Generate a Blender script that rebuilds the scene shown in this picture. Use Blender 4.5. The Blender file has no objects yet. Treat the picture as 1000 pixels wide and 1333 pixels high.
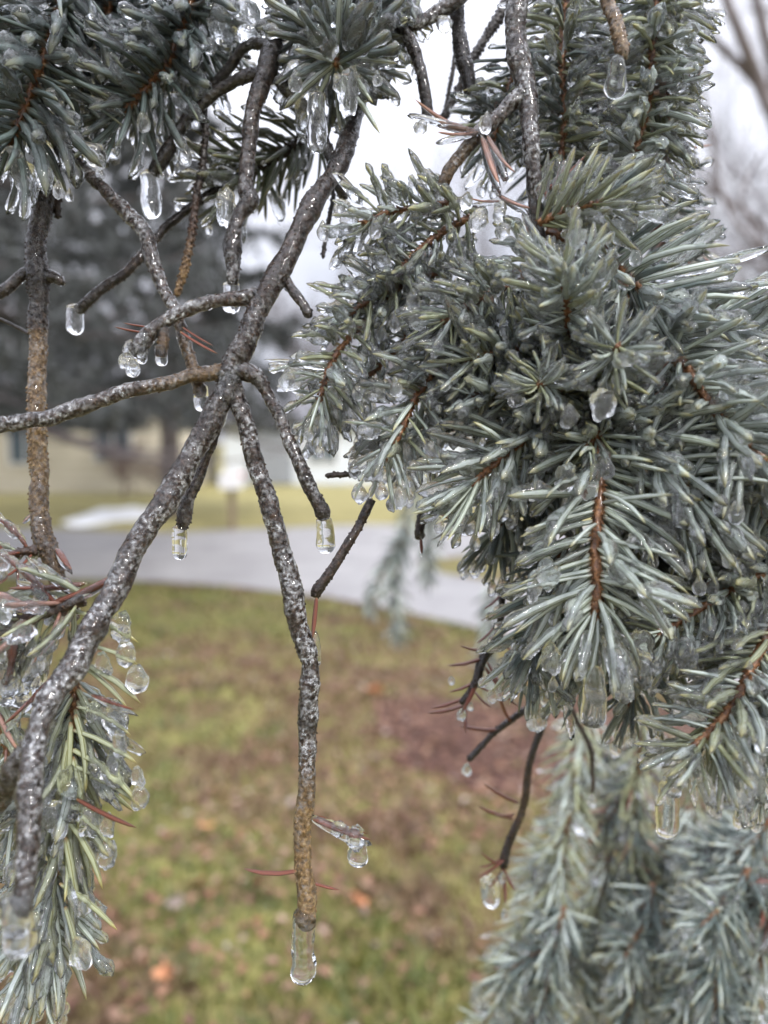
import bpy, math, random
import numpy as np
from mathutils import Vector, Matrix

random.seed(7)
rng = np.random.default_rng(11)
R = math.radians
scn = bpy.context.scene
COL = scn.collection

# ------------------------------------------------------------------ camera, world, sun, exposure
CAM_H = 1.5
PITCH = R(5.2)                       # looking a little down
FPX = 1000.0                         # focal length in pixels of the 1000 x 1333 frame
cam_d = bpy.data.cameras.new('camera')
cam = bpy.data.objects.new('camera', cam_d)
COL.objects.link(cam)
cam.location = (0, 0, CAM_H)
cam.rotation_euler = (math.pi/2 - PITCH, 0, 0)
cam_d.sensor_fit = 'HORIZONTAL'
cam_d.sensor_width = 26.0
cam_d.lens = 26.0
cam_d.clip_start = 0.01
cam_d.clip_end = 2000
cam_d.dof.use_dof = True
cam_d.dof.focus_distance = 0.275
cam_d.dof.aperture_fstop = 26.0/5.0
scn.camera = cam

w = bpy.data.worlds.new('World'); scn.world = w; w.use_nodes = True
nt = w.node_tree; nt.nodes.clear()
SUN_EL, SUN_AZ = R(42), R(150)       # sun behind the overcast, behind and to the right of the camera
sky = nt.nodes.new('ShaderNodeTexSky'); sky.sky_type = 'NISHITA'; sky.sun_disc = False
sky.sun_elevation = SUN_EL; sky.sun_rotation = SUN_AZ
sky.air_density = 1.0; sky.dust_density = 6.0; sky.ozone_density = 1.0
tc = nt.nodes.new('ShaderNodeTexCoord')
cn = nt.nodes.new('ShaderNodeTexNoise'); cn.inputs['Scale'].default_value = 2.2; cn.inputs['Detail'].default_value = 5
cr = nt.nodes.new('ShaderNodeValToRGB')
cr.color_ramp.elements[0].position = 0.30; cr.color_ramp.elements[0].color = (6.9, 7.3, 8.6, 1)
cr.color_ramp.elements[1].position = 0.70; cr.color_ramp.elements[1].color = (9.9, 9.95, 10.8, 1)
mx = nt.nodes.new('ShaderNodeMix'); mx.data_type = 'RGBA'; mx.inputs[0].default_value = 0.88
bg = nt.nodes.new('ShaderNodeBackground'); bg.inputs['Strength'].default_value = 0.10
out = nt.nodes.new('ShaderNodeOutputWorld')
L = nt.links.new
# sky steepened past natural overcast: dim visible band, bright unseen zenith lights the scene
sxyz = nt.nodes.new('ShaderNodeSeparateXYZ'); L(tc.outputs['Generated'], sxyz.inputs[0])
pw = nt.nodes.new('ShaderNodeMath'); pw.operation = 'POWER'; pw.use_clamp = True; L(sxyz.outputs['Z'], pw.inputs[0]); pw.inputs[1].default_value = 1.7
mr = nt.nodes.new('ShaderNodeMapRange'); L(pw.outputs[0], mr.inputs['Value'])
mr.inputs['From Min'].default_value = 0.0; mr.inputs['From Max'].default_value = 1.0
mr.inputs['To Min'].default_value = 0.55; mr.inputs['To Max'].default_value = 2.6
mg = nt.nodes.new('ShaderNodeVectorMath'); mg.operation = 'SCALE'
L(tc.outputs['Generated'], cn.inputs['Vector']); L(cn.outputs['Fac'], cr.inputs['Fac'])
L(cr.outputs['Color'], mg.inputs[0]); L(mr.outputs[0], mg.inputs['Scale'])
L(sky.outputs['Color'], mx.inputs[6]); L(mg.outputs[0], mx.inputs[7])
L(mx.outputs[2], bg.inputs['Color']); L(bg.outputs[0], out.inputs['Surface'])

sd = bpy.data.lights.new('sun', 'SUN'); sd.energy = 1.5; sd.angle = R(10); sd.color = (1.0, 0.97, 0.93)
so = bpy.data.objects.new('sun', sd); COL.objects.link(so)
# sun direction (towards the sun): azimuth measured like the sky texture
sun_dir = Vector((math.sin(SUN_AZ)*math.cos(SUN_EL), math.cos(SUN_AZ)*math.cos(SUN_EL), math.sin(SUN_EL)))
so.rotation_euler = sun_dir.to_track_quat('Z', 'Y').to_euler()

vs = scn.view_settings
scn.display_settings.display_device = 'sRGB'
vs.view_transform = 'Standard'; vs.look = 'None'; vs.exposure = 0.80; vs.gamma = 1.0
vs.use_curve_mapping = False
scn.render.engine = 'CYCLES'
cy = scn.cycles
cy.use_denoising = True
try:
    cy.denoiser = 'OPENIMAGEDENOISE'; cy.denoising_input_passes = 'RGB_ALBEDO_NORMAL'
except Exception:
    pass
cy.max_bounces = 12; cy.diffuse_bounces = 3; cy.glossy_bounces = 4
cy.transmission_bounces = 9; cy.transparent_max_bounces = 8
cy.sample_clamp_indirect = 6.0; cy.sample_clamp_direct = 0
cy.use_adaptive_sampling = True; cy.adaptive_threshold = 0.015

# ------------------------------------------------------------------ helpers: space
CP, SP_ = math.cos(PITCH), math.sin(PITCH)
def P(px, py, d):
    """pixel of the 1000x1333 frame at depth d (m along the view axis) -> world point"""
    x = (px-500.0)/FPX*d; y = -(py-666.5)/FPX*d
    return Vector((x, d*CP + y*SP_, CAM_H - d*SP_ + y*CP))
def G(px, py):
    """pixel -> point on the ground"""
    a = P(px, py, 1.0) - Vector((0, 0, CAM_H))
    t = -CAM_H/a.z
    return Vector((a.x*t, a.y*t, 0.0))

# ------------------------------------------------------------------ helpers: noise (vectorised value noise)
def _hash(ix, iy, iz, seed):
    h = (ix*374761393 + iy*668265263 + iz*2147483647*3 + seed*1274126177) & 0xffffffff
    h = ((h ^ (h >> 13))*1274126177) & 0xffffffff
    return ((h ^ (h >> 16)) & 0xffff)/65535.0
def vnoise(p, scale, seed=0):
    q = np.asarray(p, float)*scale
    i = np.floor(q).astype(np.int64); f = q - i; f = f*f*(3-2*f)
    r = 0
    for dx in (0, 1):
        for dy in (0, 1):
            for dz in (0, 1):
                wgt = (f[:, 0] if dx else 1-f[:, 0])*(f[:, 1] if dy else 1-f[:, 1])*(f[:, 2] if dz else 1-f[:, 2])
                r = r + wgt*_hash(i[:, 0]+dx, i[:, 1]+dy, i[:, 2]+dz, seed)
    return r*2-1

# ------------------------------------------------------------------ helpers: objects
def mesh_np(name, V, F, mat, attrs=None, uv=None, smooth=True):
    me = bpy.data.meshes.new(name)
    V = np.asarray(V, np.float32); F = np.asarray(F, np.int32)
    n = F.shape[1]
    me.vertices.add(len(V)); me.vertices.foreach_set('co', V.ravel())
    me.loops.add(F.size); me.loops.foreach_set('vertex_index', F.ravel())
    me.polygons.add(len(F))
    me.polygons.foreach_set('loop_start', np.arange(0, F.size, n, dtype=np.int32))
    me.polygons.foreach_set('loop_total', np.full(len(F), n, np.int32))
    if smooth:
        me.polygons.foreach_set('use_smooth', np.ones(len(F), bool))
    me.update(calc_edges=True)
    for k, v in (attrs or {}).items():
        a = me.attributes.new(k, 'FLOAT', 'POINT'); a.data.foreach_set('value', np.asarray(v, np.float32))
    if uv is not None:
        l = me.uv_layers.new(name='UVMap'); l.data.foreach_set('uv', np.asarray(uv, np.float32).ravel())
    if mat: me.materials.append(mat)
    return me
def obj(name, me, parent=None, loc=(0, 0, 0), mat4=None):
    o = bpy.data.objects.new(name, me); COL.objects.link(o)
    if parent: o.parent = parent
    if mat4 is not None: o.matrix_basis = mat4
    else: o.location = loc
    return o
def tag(o, label=None, cat=None, group=None, kind=None):
    if label: o['label'] = label
    if cat: o['category'] = cat
    if group: o['group'] = group
    if kind: o['kind'] = kind
    return o
def empty(name, loc, label, cat, group=None):
    o = bpy.data.objects.new(name, None); COL.objects.link(o); o.location = loc
    o.empty_display_size = 0.02
    return tag(o, label, cat, group)

# ------------------------------------------------------------------ materials
def new_mat(name):
    m = bpy.data.materials.new(name); m.use_nodes = True
    t = m.node_tree; t.nodes.clear()
    o = t.nodes.new('ShaderNodeOutputMaterial')
    return m, t, o
def node(t, typ, **kw):
    n = t.nodes.new(typ)
    for k, v in kw.items():
        if k in n.inputs: n.inputs[k].default_value = v
        else: setattr(n, k, v)
    return n
def mixc(t, fac, a, b, blend='MIX'):
    n = t.nodes.new('ShaderNodeMix'); n.data_type = 'RGBA'; n.blend_type = blend
    for s, v in ((0, fac), (6, a), (7, b)):
        if isinstance(v, (int, float)): n.inputs[s].default_value = v
        elif isinstance(v, tuple): n.inputs[s].default_value = (*v, 1) if len(v) == 3 else v
        else: t.links.new(v, n.inputs[s])
    return n.outputs[2]
def math_(t, op, a, b=0.0, clamp=False):
    n = t.nodes.new('ShaderNodeMath'); n.operation = op; n.use_clamp = clamp
    for s, v in ((0, a), (1, b)):
        if isinstance(v, (int, float)): n.inputs[s].default_value = v
        else: t.links.new(v, n.inputs[s])
    return n.outputs[0]
def ramp(t, fac, stops):
    n = t.nodes.new('ShaderNodeValToRGB')
    e = n.color_ramp.elements
    while len(e) < len(stops): e.new(0.5)
    for i, (p, c) in enumerate(stops):
        e[i].position = p
        e[i].color = (c, c, c, 1) if isinstance(c, (int, float)) else (*c, 1)
    t.links.new(fac, n.inputs[0])
    return n.outputs[0]
def noise(t, scale, detail=3, coord='Object', rough=0.55, vec=None):
    n = t.nodes.new('ShaderNodeTexNoise'); n.inputs['Scale'].default_value = scale
    n.inputs['Detail'].default_value = detail; n.inputs['Roughness'].default_value = rough
    if vec is None:
        c = t.nodes.new('ShaderNodeTexCoord'); vec = c.outputs[coord]
    t.links.new(vec, n.inputs['Vector'])
    return n.outputs['Fac']
def voronoi(t, scale, coord='Object', feature='F1'):
    n = t.nodes.new('ShaderNodeTexVoronoi'); n.feature = feature; n.inputs['Scale'].default_value = scale
    c = t.nodes.new('ShaderNodeTexCoord'); t.links.new(c.outputs[coord], n.inputs['Vector'])
    return n
def attr(t, name):
    n = t.nodes.new('ShaderNodeAttribute'); n.attribute_name = name
    return n.outputs['Fac']
def bump(t, h, dist, strength=1.0):
    n = t.nodes.new('ShaderNodeBump'); n.inputs['Distance'].default_value = dist; n.inputs['Strength'].default_value = strength
    t.links.new(h, n.inputs['Height'])
    return n.outputs[0]
def princ(t, o, col, rough=0.6, normal=None, **kw):
    b = t.nodes.new('ShaderNodeBsdfPrincipled')
    if isinstance(col, tuple): b.inputs['Base Color'].default_value = (*col, 1)
    else: t.links.new(col, b.inputs['Base Color'])
    if isinstance(rough, (int, float)): b.inputs['Roughness'].default_value = rough
    else: t.links.new(rough, b.inputs['Roughness'])
    if normal is not None: t.links.new(normal, b.inputs['Normal'])
    for k, v in kw.items():
        k = k.replace('_', ' ')
        if hasattr(v, 'links'): t.links.new(v, b.inputs[k])
        else: b.inputs[k].default_value = v
    if o is not None: t.links.new(b.outputs[0], o.inputs['Surface'])
    return b

def needle_mat(name, pale, ridge, tip, dark=1.0, tipw=0.88):
    m, t, o = new_mat(name)
    uv = t.nodes.new('ShaderNodeUVMap'); sp = t.nodes.new('ShaderNodeSeparateXYZ')
    t.links.new(uv.outputs[0], sp.inputs[0])
    fr = math_(t, 'FRACT', sp.outputs[0])
    rd = math_(t, 'ABSOLUTE', math_(t, 'SUBTRACT', fr, 0.5))       # 0.5 on a ridge, 0 in the middle of a face
    stripe = ramp(t, rd, [(0.0, 0.6), (0.05, 1.0), (0.32, 1.0), (0.42, 0.0)])
    info = t.nodes.new('ShaderNodeObjectInfo')
    rv = math_(t, 'FRACT', math_(t, 'ADD', info.outputs['Random'], attr(t, 'rnd')))
    al = sp.outputs[1]
    blot = noise(t, 260, 3)
    st = math_(t, 'MULTIPLY', stripe, ramp(t, blot, [(0.3, 0.55), (0.6, 1.0)]))
    c = mixc(t, st, ridge, pale)
    c = mixc(t, math_(t, 'MULTIPLY', math_(t, 'MULTIPLY', rv, rv), 0.42), c, ridge)
    tipf = ramp(t, al, [(tipw-0.12, 0.0), (tipw+0.03, 1.0)])
    c = mixc(t, math_(t, 'MULTIPLY', tipf, 0.7), c, tip)
    basef = ramp(t, al, [(0.0, 1.0), (0.07, 0.0)])
    c = mixc(t, basef, c, (0.22, 0.12, 0.04))
    hs = t.nodes.new('ShaderNodeHueSaturation')
    t.links.new(c, hs.inputs['Color'])
    t.links.new(ramp(t, rv, [(0, 0.72*dark), (1, 1.18*dark)]), hs.inputs['Value'])
    hs.inputs['Saturation'].default_value = 1.0
    nb = bump(t, noise(t, 420, 2), 0.00035, 0.5)
    b = princ(t, o, hs.outputs[0], 0.42, nb, Coat_Weight=0.85, Coat_Roughness=0.03, Coat_IOR=1.33)
    t.links.new(bump(t, noise(t, 480, 2), 0.0005, 0.7), b.inputs['Coat Normal'])
    return m
M = {}
M['blue'] = needle_mat('needle_blue', (0.71, 0.79, 0.77), (0.15, 0.19, 0.11), (0.42, 0.36, 0.10), tipw=0.93)
M['olive'] = needle_mat('needle_olive', (0.46, 0.51, 0.36), (0.16, 0.165, 0.045), (0.40, 0.33, 0.08), tipw=0.93)
M['dark'] = needle_mat('needle_dark', (0.155, 0.205, 0.20), (0.035, 0.052, 0.042), (0.15, 0.15, 0.07))  # dark needles; paints in shade at top left and on set-back boughs
M['deep'] = needle_mat('needle_deep', (0.10, 0.125, 0.075), (0.05, 0.06, 0.02), (0.14, 0.12, 0.03))  # dark green needles; also paints in shade on the bough behind the mass
M['rust'] = needle_mat('needle_rust', (0.20, 0.045, 0.018), (0.11, 0.025, 0.012), (0.12, 0.05, 0.02))
M['rose'] = needle_mat('needle_rose', (0.42, 0.24, 0.19), (0.26, 0.12, 0.08), (0.35, 0.16, 0.08))

def ice_mat(name, white, rough, bscale, bdist, bstr, wscale, use_attr=False, tint=(0.985, 0.992, 1.0)):
    m, t, o = new_mat(name)
    info = t.nodes.new('ShaderNodeObjectInfo')
    co = t.nodes.new('ShaderNodeTexCoord')
    va = t.nodes.new('ShaderNodeVectorMath'); va.operation = 'ADD'
    t.links.new(co.outputs['Object'], va.inputs[0])
    t.links.new(math_(t, 'MULTIPLY', info.outputs['Random'], 0.0 if use_attr else 37.0), va.inputs[1])
    h = noise(t, bscale, 2, rough=0.5, vec=va.outputs[0])
    nb = bump(t, h, bdist, bstr)
    g = t.nodes.new('ShaderNodeBsdfGlass'); g.inputs['IOR'].default_value = 1.31
    g.inputs['Roughness'].default_value = rough; g.inputs['Color'].default_value = (*tint, 1)
    t.links.new(nb, g.inputs['Normal'])
    d = t.nodes.new('ShaderNodeBsdfPrincipled')
    d.inputs['Base Color'].default_value = (0.86, 0.89, 0.92, 1); d.inputs['Roughness'].default_value = 0.12
    t.links.new(nb, d.inputs['Normal'])
    v = noise(t, wscale, 4, rough=0.65, vec=va.outputs[0])
    f = ramp(t, v, [(0.45, 0.0), (0.70, 1.0)])
    f = math_(t, 'MULTIPLY', f, white)
    if use_attr:
        f = math_(t, 'MULTIPLY', f, attr(t, 'frost'))
        f = math_(t, 'MULTIPLY', f, ramp(t, noise(t, 130, 2, vec=va.outputs[0]), [(0.36, 0.15), (0.58, 1.0)]))
    ms = t.nodes.new('ShaderNodeMixShader')
    t.links.new(f, ms.inputs[0]); t.links.new(g.outputs[0], ms.inputs[1]); t.links.new(d.outputs[0], ms.inputs[2])
    t.links.new(ms.outputs[0], o.inputs['Surface'])
    return m
M['ice'] = ice_mat('clear_ice', 0.10, 0.0, 3.2, 0.0005, 0.8, 5.5)
M['needle_ice'] = ice_mat('needle_ice', 0.14, 0.0, 26, 0.0004, 0.7, 34)
M['icicle'] = ice_mat('icicle_ice', 0.10, 0.0, 260, 0.0005, 0.35, 500)
M['glaze'] = ice_mat('branch_glaze', 0.55, 0.0, 480, 0.0005, 0.9, 620, use_attr=True)

def bark_mat():
    m, t, o = new_mat('bark')
    tone = attr(t, 'tone')
    n1 = noise(t, 500, 5, rough=0.7)
    vo = voronoi(t, 620)
    cells = ramp(t, vo.outputs['Distance'], [(0.15, 1.0), (0.55, 0.0)])
    dark = ramp(t, n1, [(0.35, (0.004, 0.0026, 0.002)), (0.55, (0.012, 0.0075, 0.0055)), (0.72, (0.045, 0.030, 0.022))])
    mid = ramp(t, n1, [(0.35, (0.011, 0.005, 0.003)), (0.55, (0.050, 0.023, 0.012)), (0.72, (0.17, 0.10, 0.06))])
    gold = ramp(t, n1, [(0.32, (0.07, 0.04, 0.018)), (0.52, (0.30, 0.18, 0.07)), (0.68, (0.55, 0.40, 0.20))])
    c = mixc(t, ramp(t, tone, [(0.0, 0.0), (0.5, 1.0)]), dark, mid)
    c = mixc(t, ramp(t, tone, [(0.5, 0.0), (1.0, 1.0)]), c, gold)
    c = mixc(t, math_(t, 'MULTIPLY', cells, 0.45), c, (0.02, 0.014, 0.011))
    h = math_(t, 'ADD', n1, math_(t, 'MULTIPLY', vo.outputs['Distance'], 0.6))
    princ(t, o, c, 0.45, bump(t, h, 0.0009, 0.8), Coat_Weight=0.25, Coat_Roughness=0.15, Coat_IOR=1.33)
    return m
M['bark'] = bark_mat()
def stem_mat():
    m, t, o = new_mat('orange_shoot_bark')
    n1 = noise(t, 450, 4, rough=0.65)
    c = ramp(t, n1, [(0.34, (0.025, 0.010, 0.004)), (0.50, (0.16, 0.062, 0.020)), (0.68, (0.38, 0.19, 0.08))])
    princ(t, o, c, 0.5, bump(t, n1, 0.0008, 1.0), Coat_Weight=0.6, Coat_Roughness=0.1)
    return m
M['stem'] = stem_mat()
def simple(name, stops, scale, rough=0.8, bd=0.0, detail=4, **kw):
    m, t, o = new_mat(name)
    n1 = noise(t, scale, detail, rough=0.6)
    c = ramp(t, n1, stops)
    princ(t, o, c, rough, bump(t, n1, bd, 1.0) if bd else None, **kw)
    return m

# ------------------------------------------------------------------ tubes
def catmull(pts, step):
    A = np.array(pts, float)                      # columns: x y z then extra values
    n = len(A)
    ext = np.vstack([2*A[0]-A[1], A, 2*A[-1]-A[-2]])
    ext[0, 3:] = A[0, 3:]; ext[-1, 3:] = A[-1, 3:]
    rows = []
    for i in range(n-1):
        p0, p1, p2, p3 = ext[i], ext[i+1], ext[i+2], ext[i+3]
        k = max(2, int(math.ceil(np.linalg.norm(p2[:3]-p1[:3])/step)))
        u = np.linspace(0, 1, k, endpoint=False)[:, None]
        q = 0.5*((2*p1)+(-p0+p2)*u+(2*p0-5*p1+4*p2-p3)*u*u+(-p0+3*p1-3*p2+p3)*u**3)
        q[:, 3:] = (1-u)*p1[3:] + u*p2[3:]
        rows.append(q)
    rows.append(A[-1:])
    return np.vstack(rows)
def frames(C):
    T = np.gradient(C, axis=0); T /= np.linalg.norm(T, axis=1)[:, None]+1e-12
    N = np.zeros_like(T)
    a = np.array([0, 1.0, 0]) if abs(T[0, 1]) < 0.9 else np.array([1.0, 0, 0])
    v = a - T[0]*a.dot(T[0]); N[0] = v/np.linalg.norm(v)
    for i in range(1, len(T)):
        v = N[i-1]-T[i]*N[i-1].dot(T[i]); N[i] = v/(np.linalg.norm(v)+1e-12)
    return T, N, np.cross(T, N)
def tube_arrays(C, rad, ns, disp=None):
    T, N, B = frames(C)
    n = len(C); a = np.linspace(0, 2*np.pi, ns, endpoint=False)
    ring = (np.cos(a)[None, :, None]*N[:, None, :]+np.sin(a)[None, :, None]*B[:, None, :])
    V = C[:, None, :]+ring*rad[:, None, None]
    V = V.reshape(-1, 3)
    if disp is not None:
        V = V + ring.reshape(-1, 3)*disp(V, np.repeat(np.arange(n), ns), np.tile(a, n))[:, None]
    i = np.arange(n-1)[:, None]*ns; j = np.arange(ns)[None, :]; k = (j+1) % ns
    F = np.stack([(i+j), (i+k), (i+ns+k), (i+ns+j)], -1).reshape(-1, 4)
    # caps: collapse to a point
    c0, c1 = len(V), len(V)+1
    V = np.vstack([V, C[0], C[-1]])
    j = np.arange(ns); k = (j+1) % ns
    f0 = np.stack([k, j, np.full(ns, c0), np.full(ns, c0)], 1)
    f1 = np.stack([(n-1)*ns+j, (n-1)*ns+k, np.full(ns, c1), np.full(ns, c1)], 1)
    return V, F, (f0, f1), (T, N, B)
def tube_mesh(name, C, rad, ns, mat, disp=None, cols=None, origin=None):
    V, F, (f0, f1), fr = tube_arrays(C, rad, ns, disp)
    if origin is not None: V = V - np.array(origin)
    me = bpy.data.meshes.new(name)
    faces = F.tolist()+[r[:3] for r in f0.tolist()]+[r[:3] for r in f1.tolist()]
    me.from_pydata(V.tolist(), [], faces)
    me.polygons.foreach_set('use_smooth', np.ones(len(faces), bool))
    for k, v in (cols or {}).items():
        a = me.attributes.new(k, 'FLOAT', 'POINT')
        vv = np.concatenate([np.repeat(v, ns), [v[0], v[-1]]]).astype(np.float32)
        a.data.foreach_set('value', vv)
    me.materials.append(mat); me.update()
    return me, fr

# ------------------------------------------------------------------ needle meshes (length 1, along +X, bending to +Z)
def needle_arrays(bend, width, side=0.0, rings=6):
    xs = np.array([0, 0.06, 0.32, 0.64, 0.89, 1.0])[:rings]
    wd = np.array([0.5, 0.85, 1.0, 1.0, 0.66, 0.03])*width*1.0
    V = []; uvr = []
    for x, wv in zip(xs, wd):
        z = bend*x*x; y = side*x*x
        for k in range(4):
            an = math.pi/2*k + 0.3
            V.append((x-0.12*bend*x*x*x, y+math.cos(an)*wv*0.5, z+math.sin(an)*wv*0.44))
    F = []; UV = []
    for i in range(len(xs)-1):
        for k in range(4):
            k2 = (k+1) % 4
            F.append((i*4+k, (i+1)*4+k, (i+1)*4+k2, i*4+k2))
            UV += [(k+0.0, xs[i]), (k+0.0, xs[i+1]), (k+1.0, xs[i+1]), (k+1.0, xs[i])]
    UV = [(u+0.0, v) for u, v in UV]
    return np.array(V), np.array(F), np.array(UV)
NPAR = [(0.10, .078, 0), (0.18, .085, .05), (0.26, .080, -.05), (0.34, .088, .03), (0.22, .072, .10), (0.14, .092, -.10), (0.42, .080, 0), (0.05, .083, .04)]
NPAR = [(b, wd*1.02, s) for b, wd, s in NPAR]
NV = [needle_arrays(b, wd, s) for b, wd, s in NPAR]
NM = {}
def needle_mesh(style, k):
    if (style, k) not in NM:
        V, F, UV = NV[k]
        NM[style, k] = mesh_np('needle', V, F, M[style], {'rnd': np.zeros(len(V))}, UV)
    return NM[style, k]

def needle_ice_arrays(var, j):
    bend, width, side = NPAR[var]
    r_ = random.Random(var*17+j*5)
    n, ns = 15, 7
    x0 = r_.choice([0.04, 0.12, 0.3, 0.45]); xs = np.linspace(x0, 1.0, n)
    C = np.stack([xs-0.12*bend*xs**3, side*xs*xs, bend*xs*xs], 1)
    ph = r_.uniform(0, 9)
    rr = width*0.52*(1.09+0.30*np.clip(np.sin(xs*r_.uniform(9, 16)+ph), -.2, 1)+0.30*np.clip(np.sin(xs*r_.uniform(20, 30)+ph*2), 0, 1))
    k = r_.uniform(.25, 1.0); rr = rr+width*0.42*k*np.exp(-((xs-r_.uniform(.82, .95))/.09)**2)
    if j % 2: rr = rr+width*0.6*np.exp(-((xs-r_.uniform(.4, .7))/.10)**2)
    C[:, 2] -= (rr-width*.5)*0.55
    e0 = np.clip((xs-x0)/0.05, 0, 1); e1 = np.clip((1.0-xs)/0.05, 0, 1)
    rr = rr*np.sqrt(np.clip(e0, .04, 1))*np.sqrt(np.clip(e1, .04, 1))
    C[-1, 0] += 0.012
    V, F, caps, _ = tube_arrays(C, rr, ns)
    return V, F, caps
IM = {}
def needle_ice_mesh(var, j):
    if (var, j) not in IM:
        V, F, (f0, f1) = needle_ice_arrays(var, j)
        me = bpy.data.meshes.new('ice_coat')
        fs = F.tolist()+[q[:3] for q in f0.tolist()]+[q[:3] for q in f1.tolist()]
        me.from_pydata(V.tolist(), [], fs); me.polygons.foreach_set('use_smooth', np.ones(len(fs), bool))
        me.materials.append(M['needle_ice']); me.update(); IM[var, j] = me
    return IM[var, j]

# ice meshes -------------------------------------------------------
import bmesh
def blob_mesh(name, mat, sub, amp, seed, shape=(1, 1, 1), tear=0.0):
    bm = bmesh.new(); bmesh.ops.create_icosphere(bm, subdivisions=sub, radius=1.0)
    V = np.array([v.co[:] for v in bm.verts])
    d = vnoise(V+seed*7.3, 1.3, seed)*amp + vnoise(V+seed, 2.9, seed+5)*amp*0.5 + vnoise(V+seed, 6.0, seed+9)*(amp-0.08)*0.35
    V2 = V*(1+d)[:, None]
    z = V2[:, 2]
    if tear: V2[:, 0] *= 1-tear*np.clip(z, 0, 1); V2[:, 1] *= 1-tear*np.clip(z, 0, 1)
    V2 *= np.array(shape)
    for v, c in zip(bm.verts, V2): v.co = c
    me = bpy.data.meshes.new(name); bm.to_mesh(me); bm.free()
    me.polygons.foreach_set('use_smooth', np.ones(len(me.polygons), bool))
    me.materials.append(mat)
    return me
DROP = [blob_mesh('ice_drop', M['ice'], 3, 0.20, 10+i, (1, .9, 1.25), 0.45) for i in range(5)]
BLOB = [blob_mesh('ice_lump', M['ice'], 3, 0.42, 30+i, (1, 0.8, 1.15)) for i in range(9)]
BEAD = [blob_mesh('ice_bead', M['ice'], 2, 0.12, 70+i) for i in range(4)]
SLEEVE = [blob_mesh('ice_sleeve', M['ice'], 3, 0.22, 50+i, (1, 0.17+0.03*(i % 3), 0.17+0.035*((i+1) % 3))) for i in range(5)]
def icicle_mesh(seed, length, r0, r1):
    n = 26; z = np.linspace(0, 1, n)
    rad = r0+(r1-r0)*np.clip(z*1.4, 0, 1)**0.8
    e = np.clip((z-(1-r1/length))/(r1/length), 0, 1)
    rad = rad*np.sqrt(np.clip(1-e*e, 0.0004, 1))
    rad *= np.where(z < 0.08, 0.55+z/0.08*0.45, 1)
    C = np.stack([0*z, 0*z, -z*length], 1)
    def disp(V, i, a): return vnoise(V+seed, 190, seed)*0.0006*(rad[i]/max(r1, 1e-6)) + vnoise(V+seed, 420, seed)*0.0002
    me, _ = tube_mesh('icicle', C, rad, 22, M['icicle'], disp)
    return me

# ------------------------------------------------------------------ spruce shoots
UP = Vector((0, 0, 1))
class Bough:
    """one thing: a branch with its twigs; needles collect here so that at most 300 are singles"""
    def __init__(self, base, name, label, cat, group=None):
        self.loc = base.copy()
        self.o = empty(name, base, label, cat, group)
        self.needles = []                       # (score, style, variant, matrix world, parent object, parent loc)
    def part(self, name, me, loc):              # mesh given relative to loc
        return obj(name, me, self.o, loc - self.loc)

def pxof(v):
    r = v - Vector((0, 0, CAM_H))
    d = r.y*CP - r.z*SP_
    y = r.y*SP_ + r.z*CP
    if d < 0.02: return (-999, -999, d)
    return (500+r.x/d*FPX, 666.5-y/d*FPX, d)

def stem_tube(bough, pts, name='twig', style='bark', tone=0.4, step=None, ns=14, rough=1.0, node_every=0):
    """pts: (px, py, depth, radius_px[, tone[, frost]])"""
    rows = []
    for p in pts:
        wpt = P(p[0], p[1], p[2])
        tn = p[4] if len(p) > 4 else tone
        fr = p[5] if len(p) > 5 else 0.5
        rows.append((*wpt, p[3]*p[2]/FPX*0.80, tn, fr))
    C = catmull(rows, step or 0.0007)
    loc = Vector(C[0, :3])
    xyz = C[:, :3].copy()
    seed = random.randint(0, 999)
    # slight natural wobble
    wob = np.stack([vnoise(xyz, 45, seed), vnoise(xyz, 45, seed+1), vnoise(xyz, 45, seed+2)], 1)*0.0015
    wob += np.stack([vnoise(xyz, 130, seed+4), vnoise(xyz, 130, seed+5), vnoise(xyz, 130, seed+6)], 1)*0.0005
    wob *= np.clip(np.arange(len(xyz))/12.0, 0, 1)[:, None]
    xyz = xyz + wob
    rad = C[:, 3]*(1+0.13*vnoise(xyz, 150, seed+3)+0.16*np.clip(vnoise(xyz, 75, seed+8), 0, 1)**2)
    ke = np.arange(len(xyz))[::-1]*(step or 0.0007)              # the end is rounded off, broken, not sawn
    rad = rad*(0.30+0.70*np.sqrt(np.clip(ke/np.maximum(rad[-1]*1.6, 1e-4), 0, 1)))
    return C, xyz, rad, seed, loc

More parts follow.
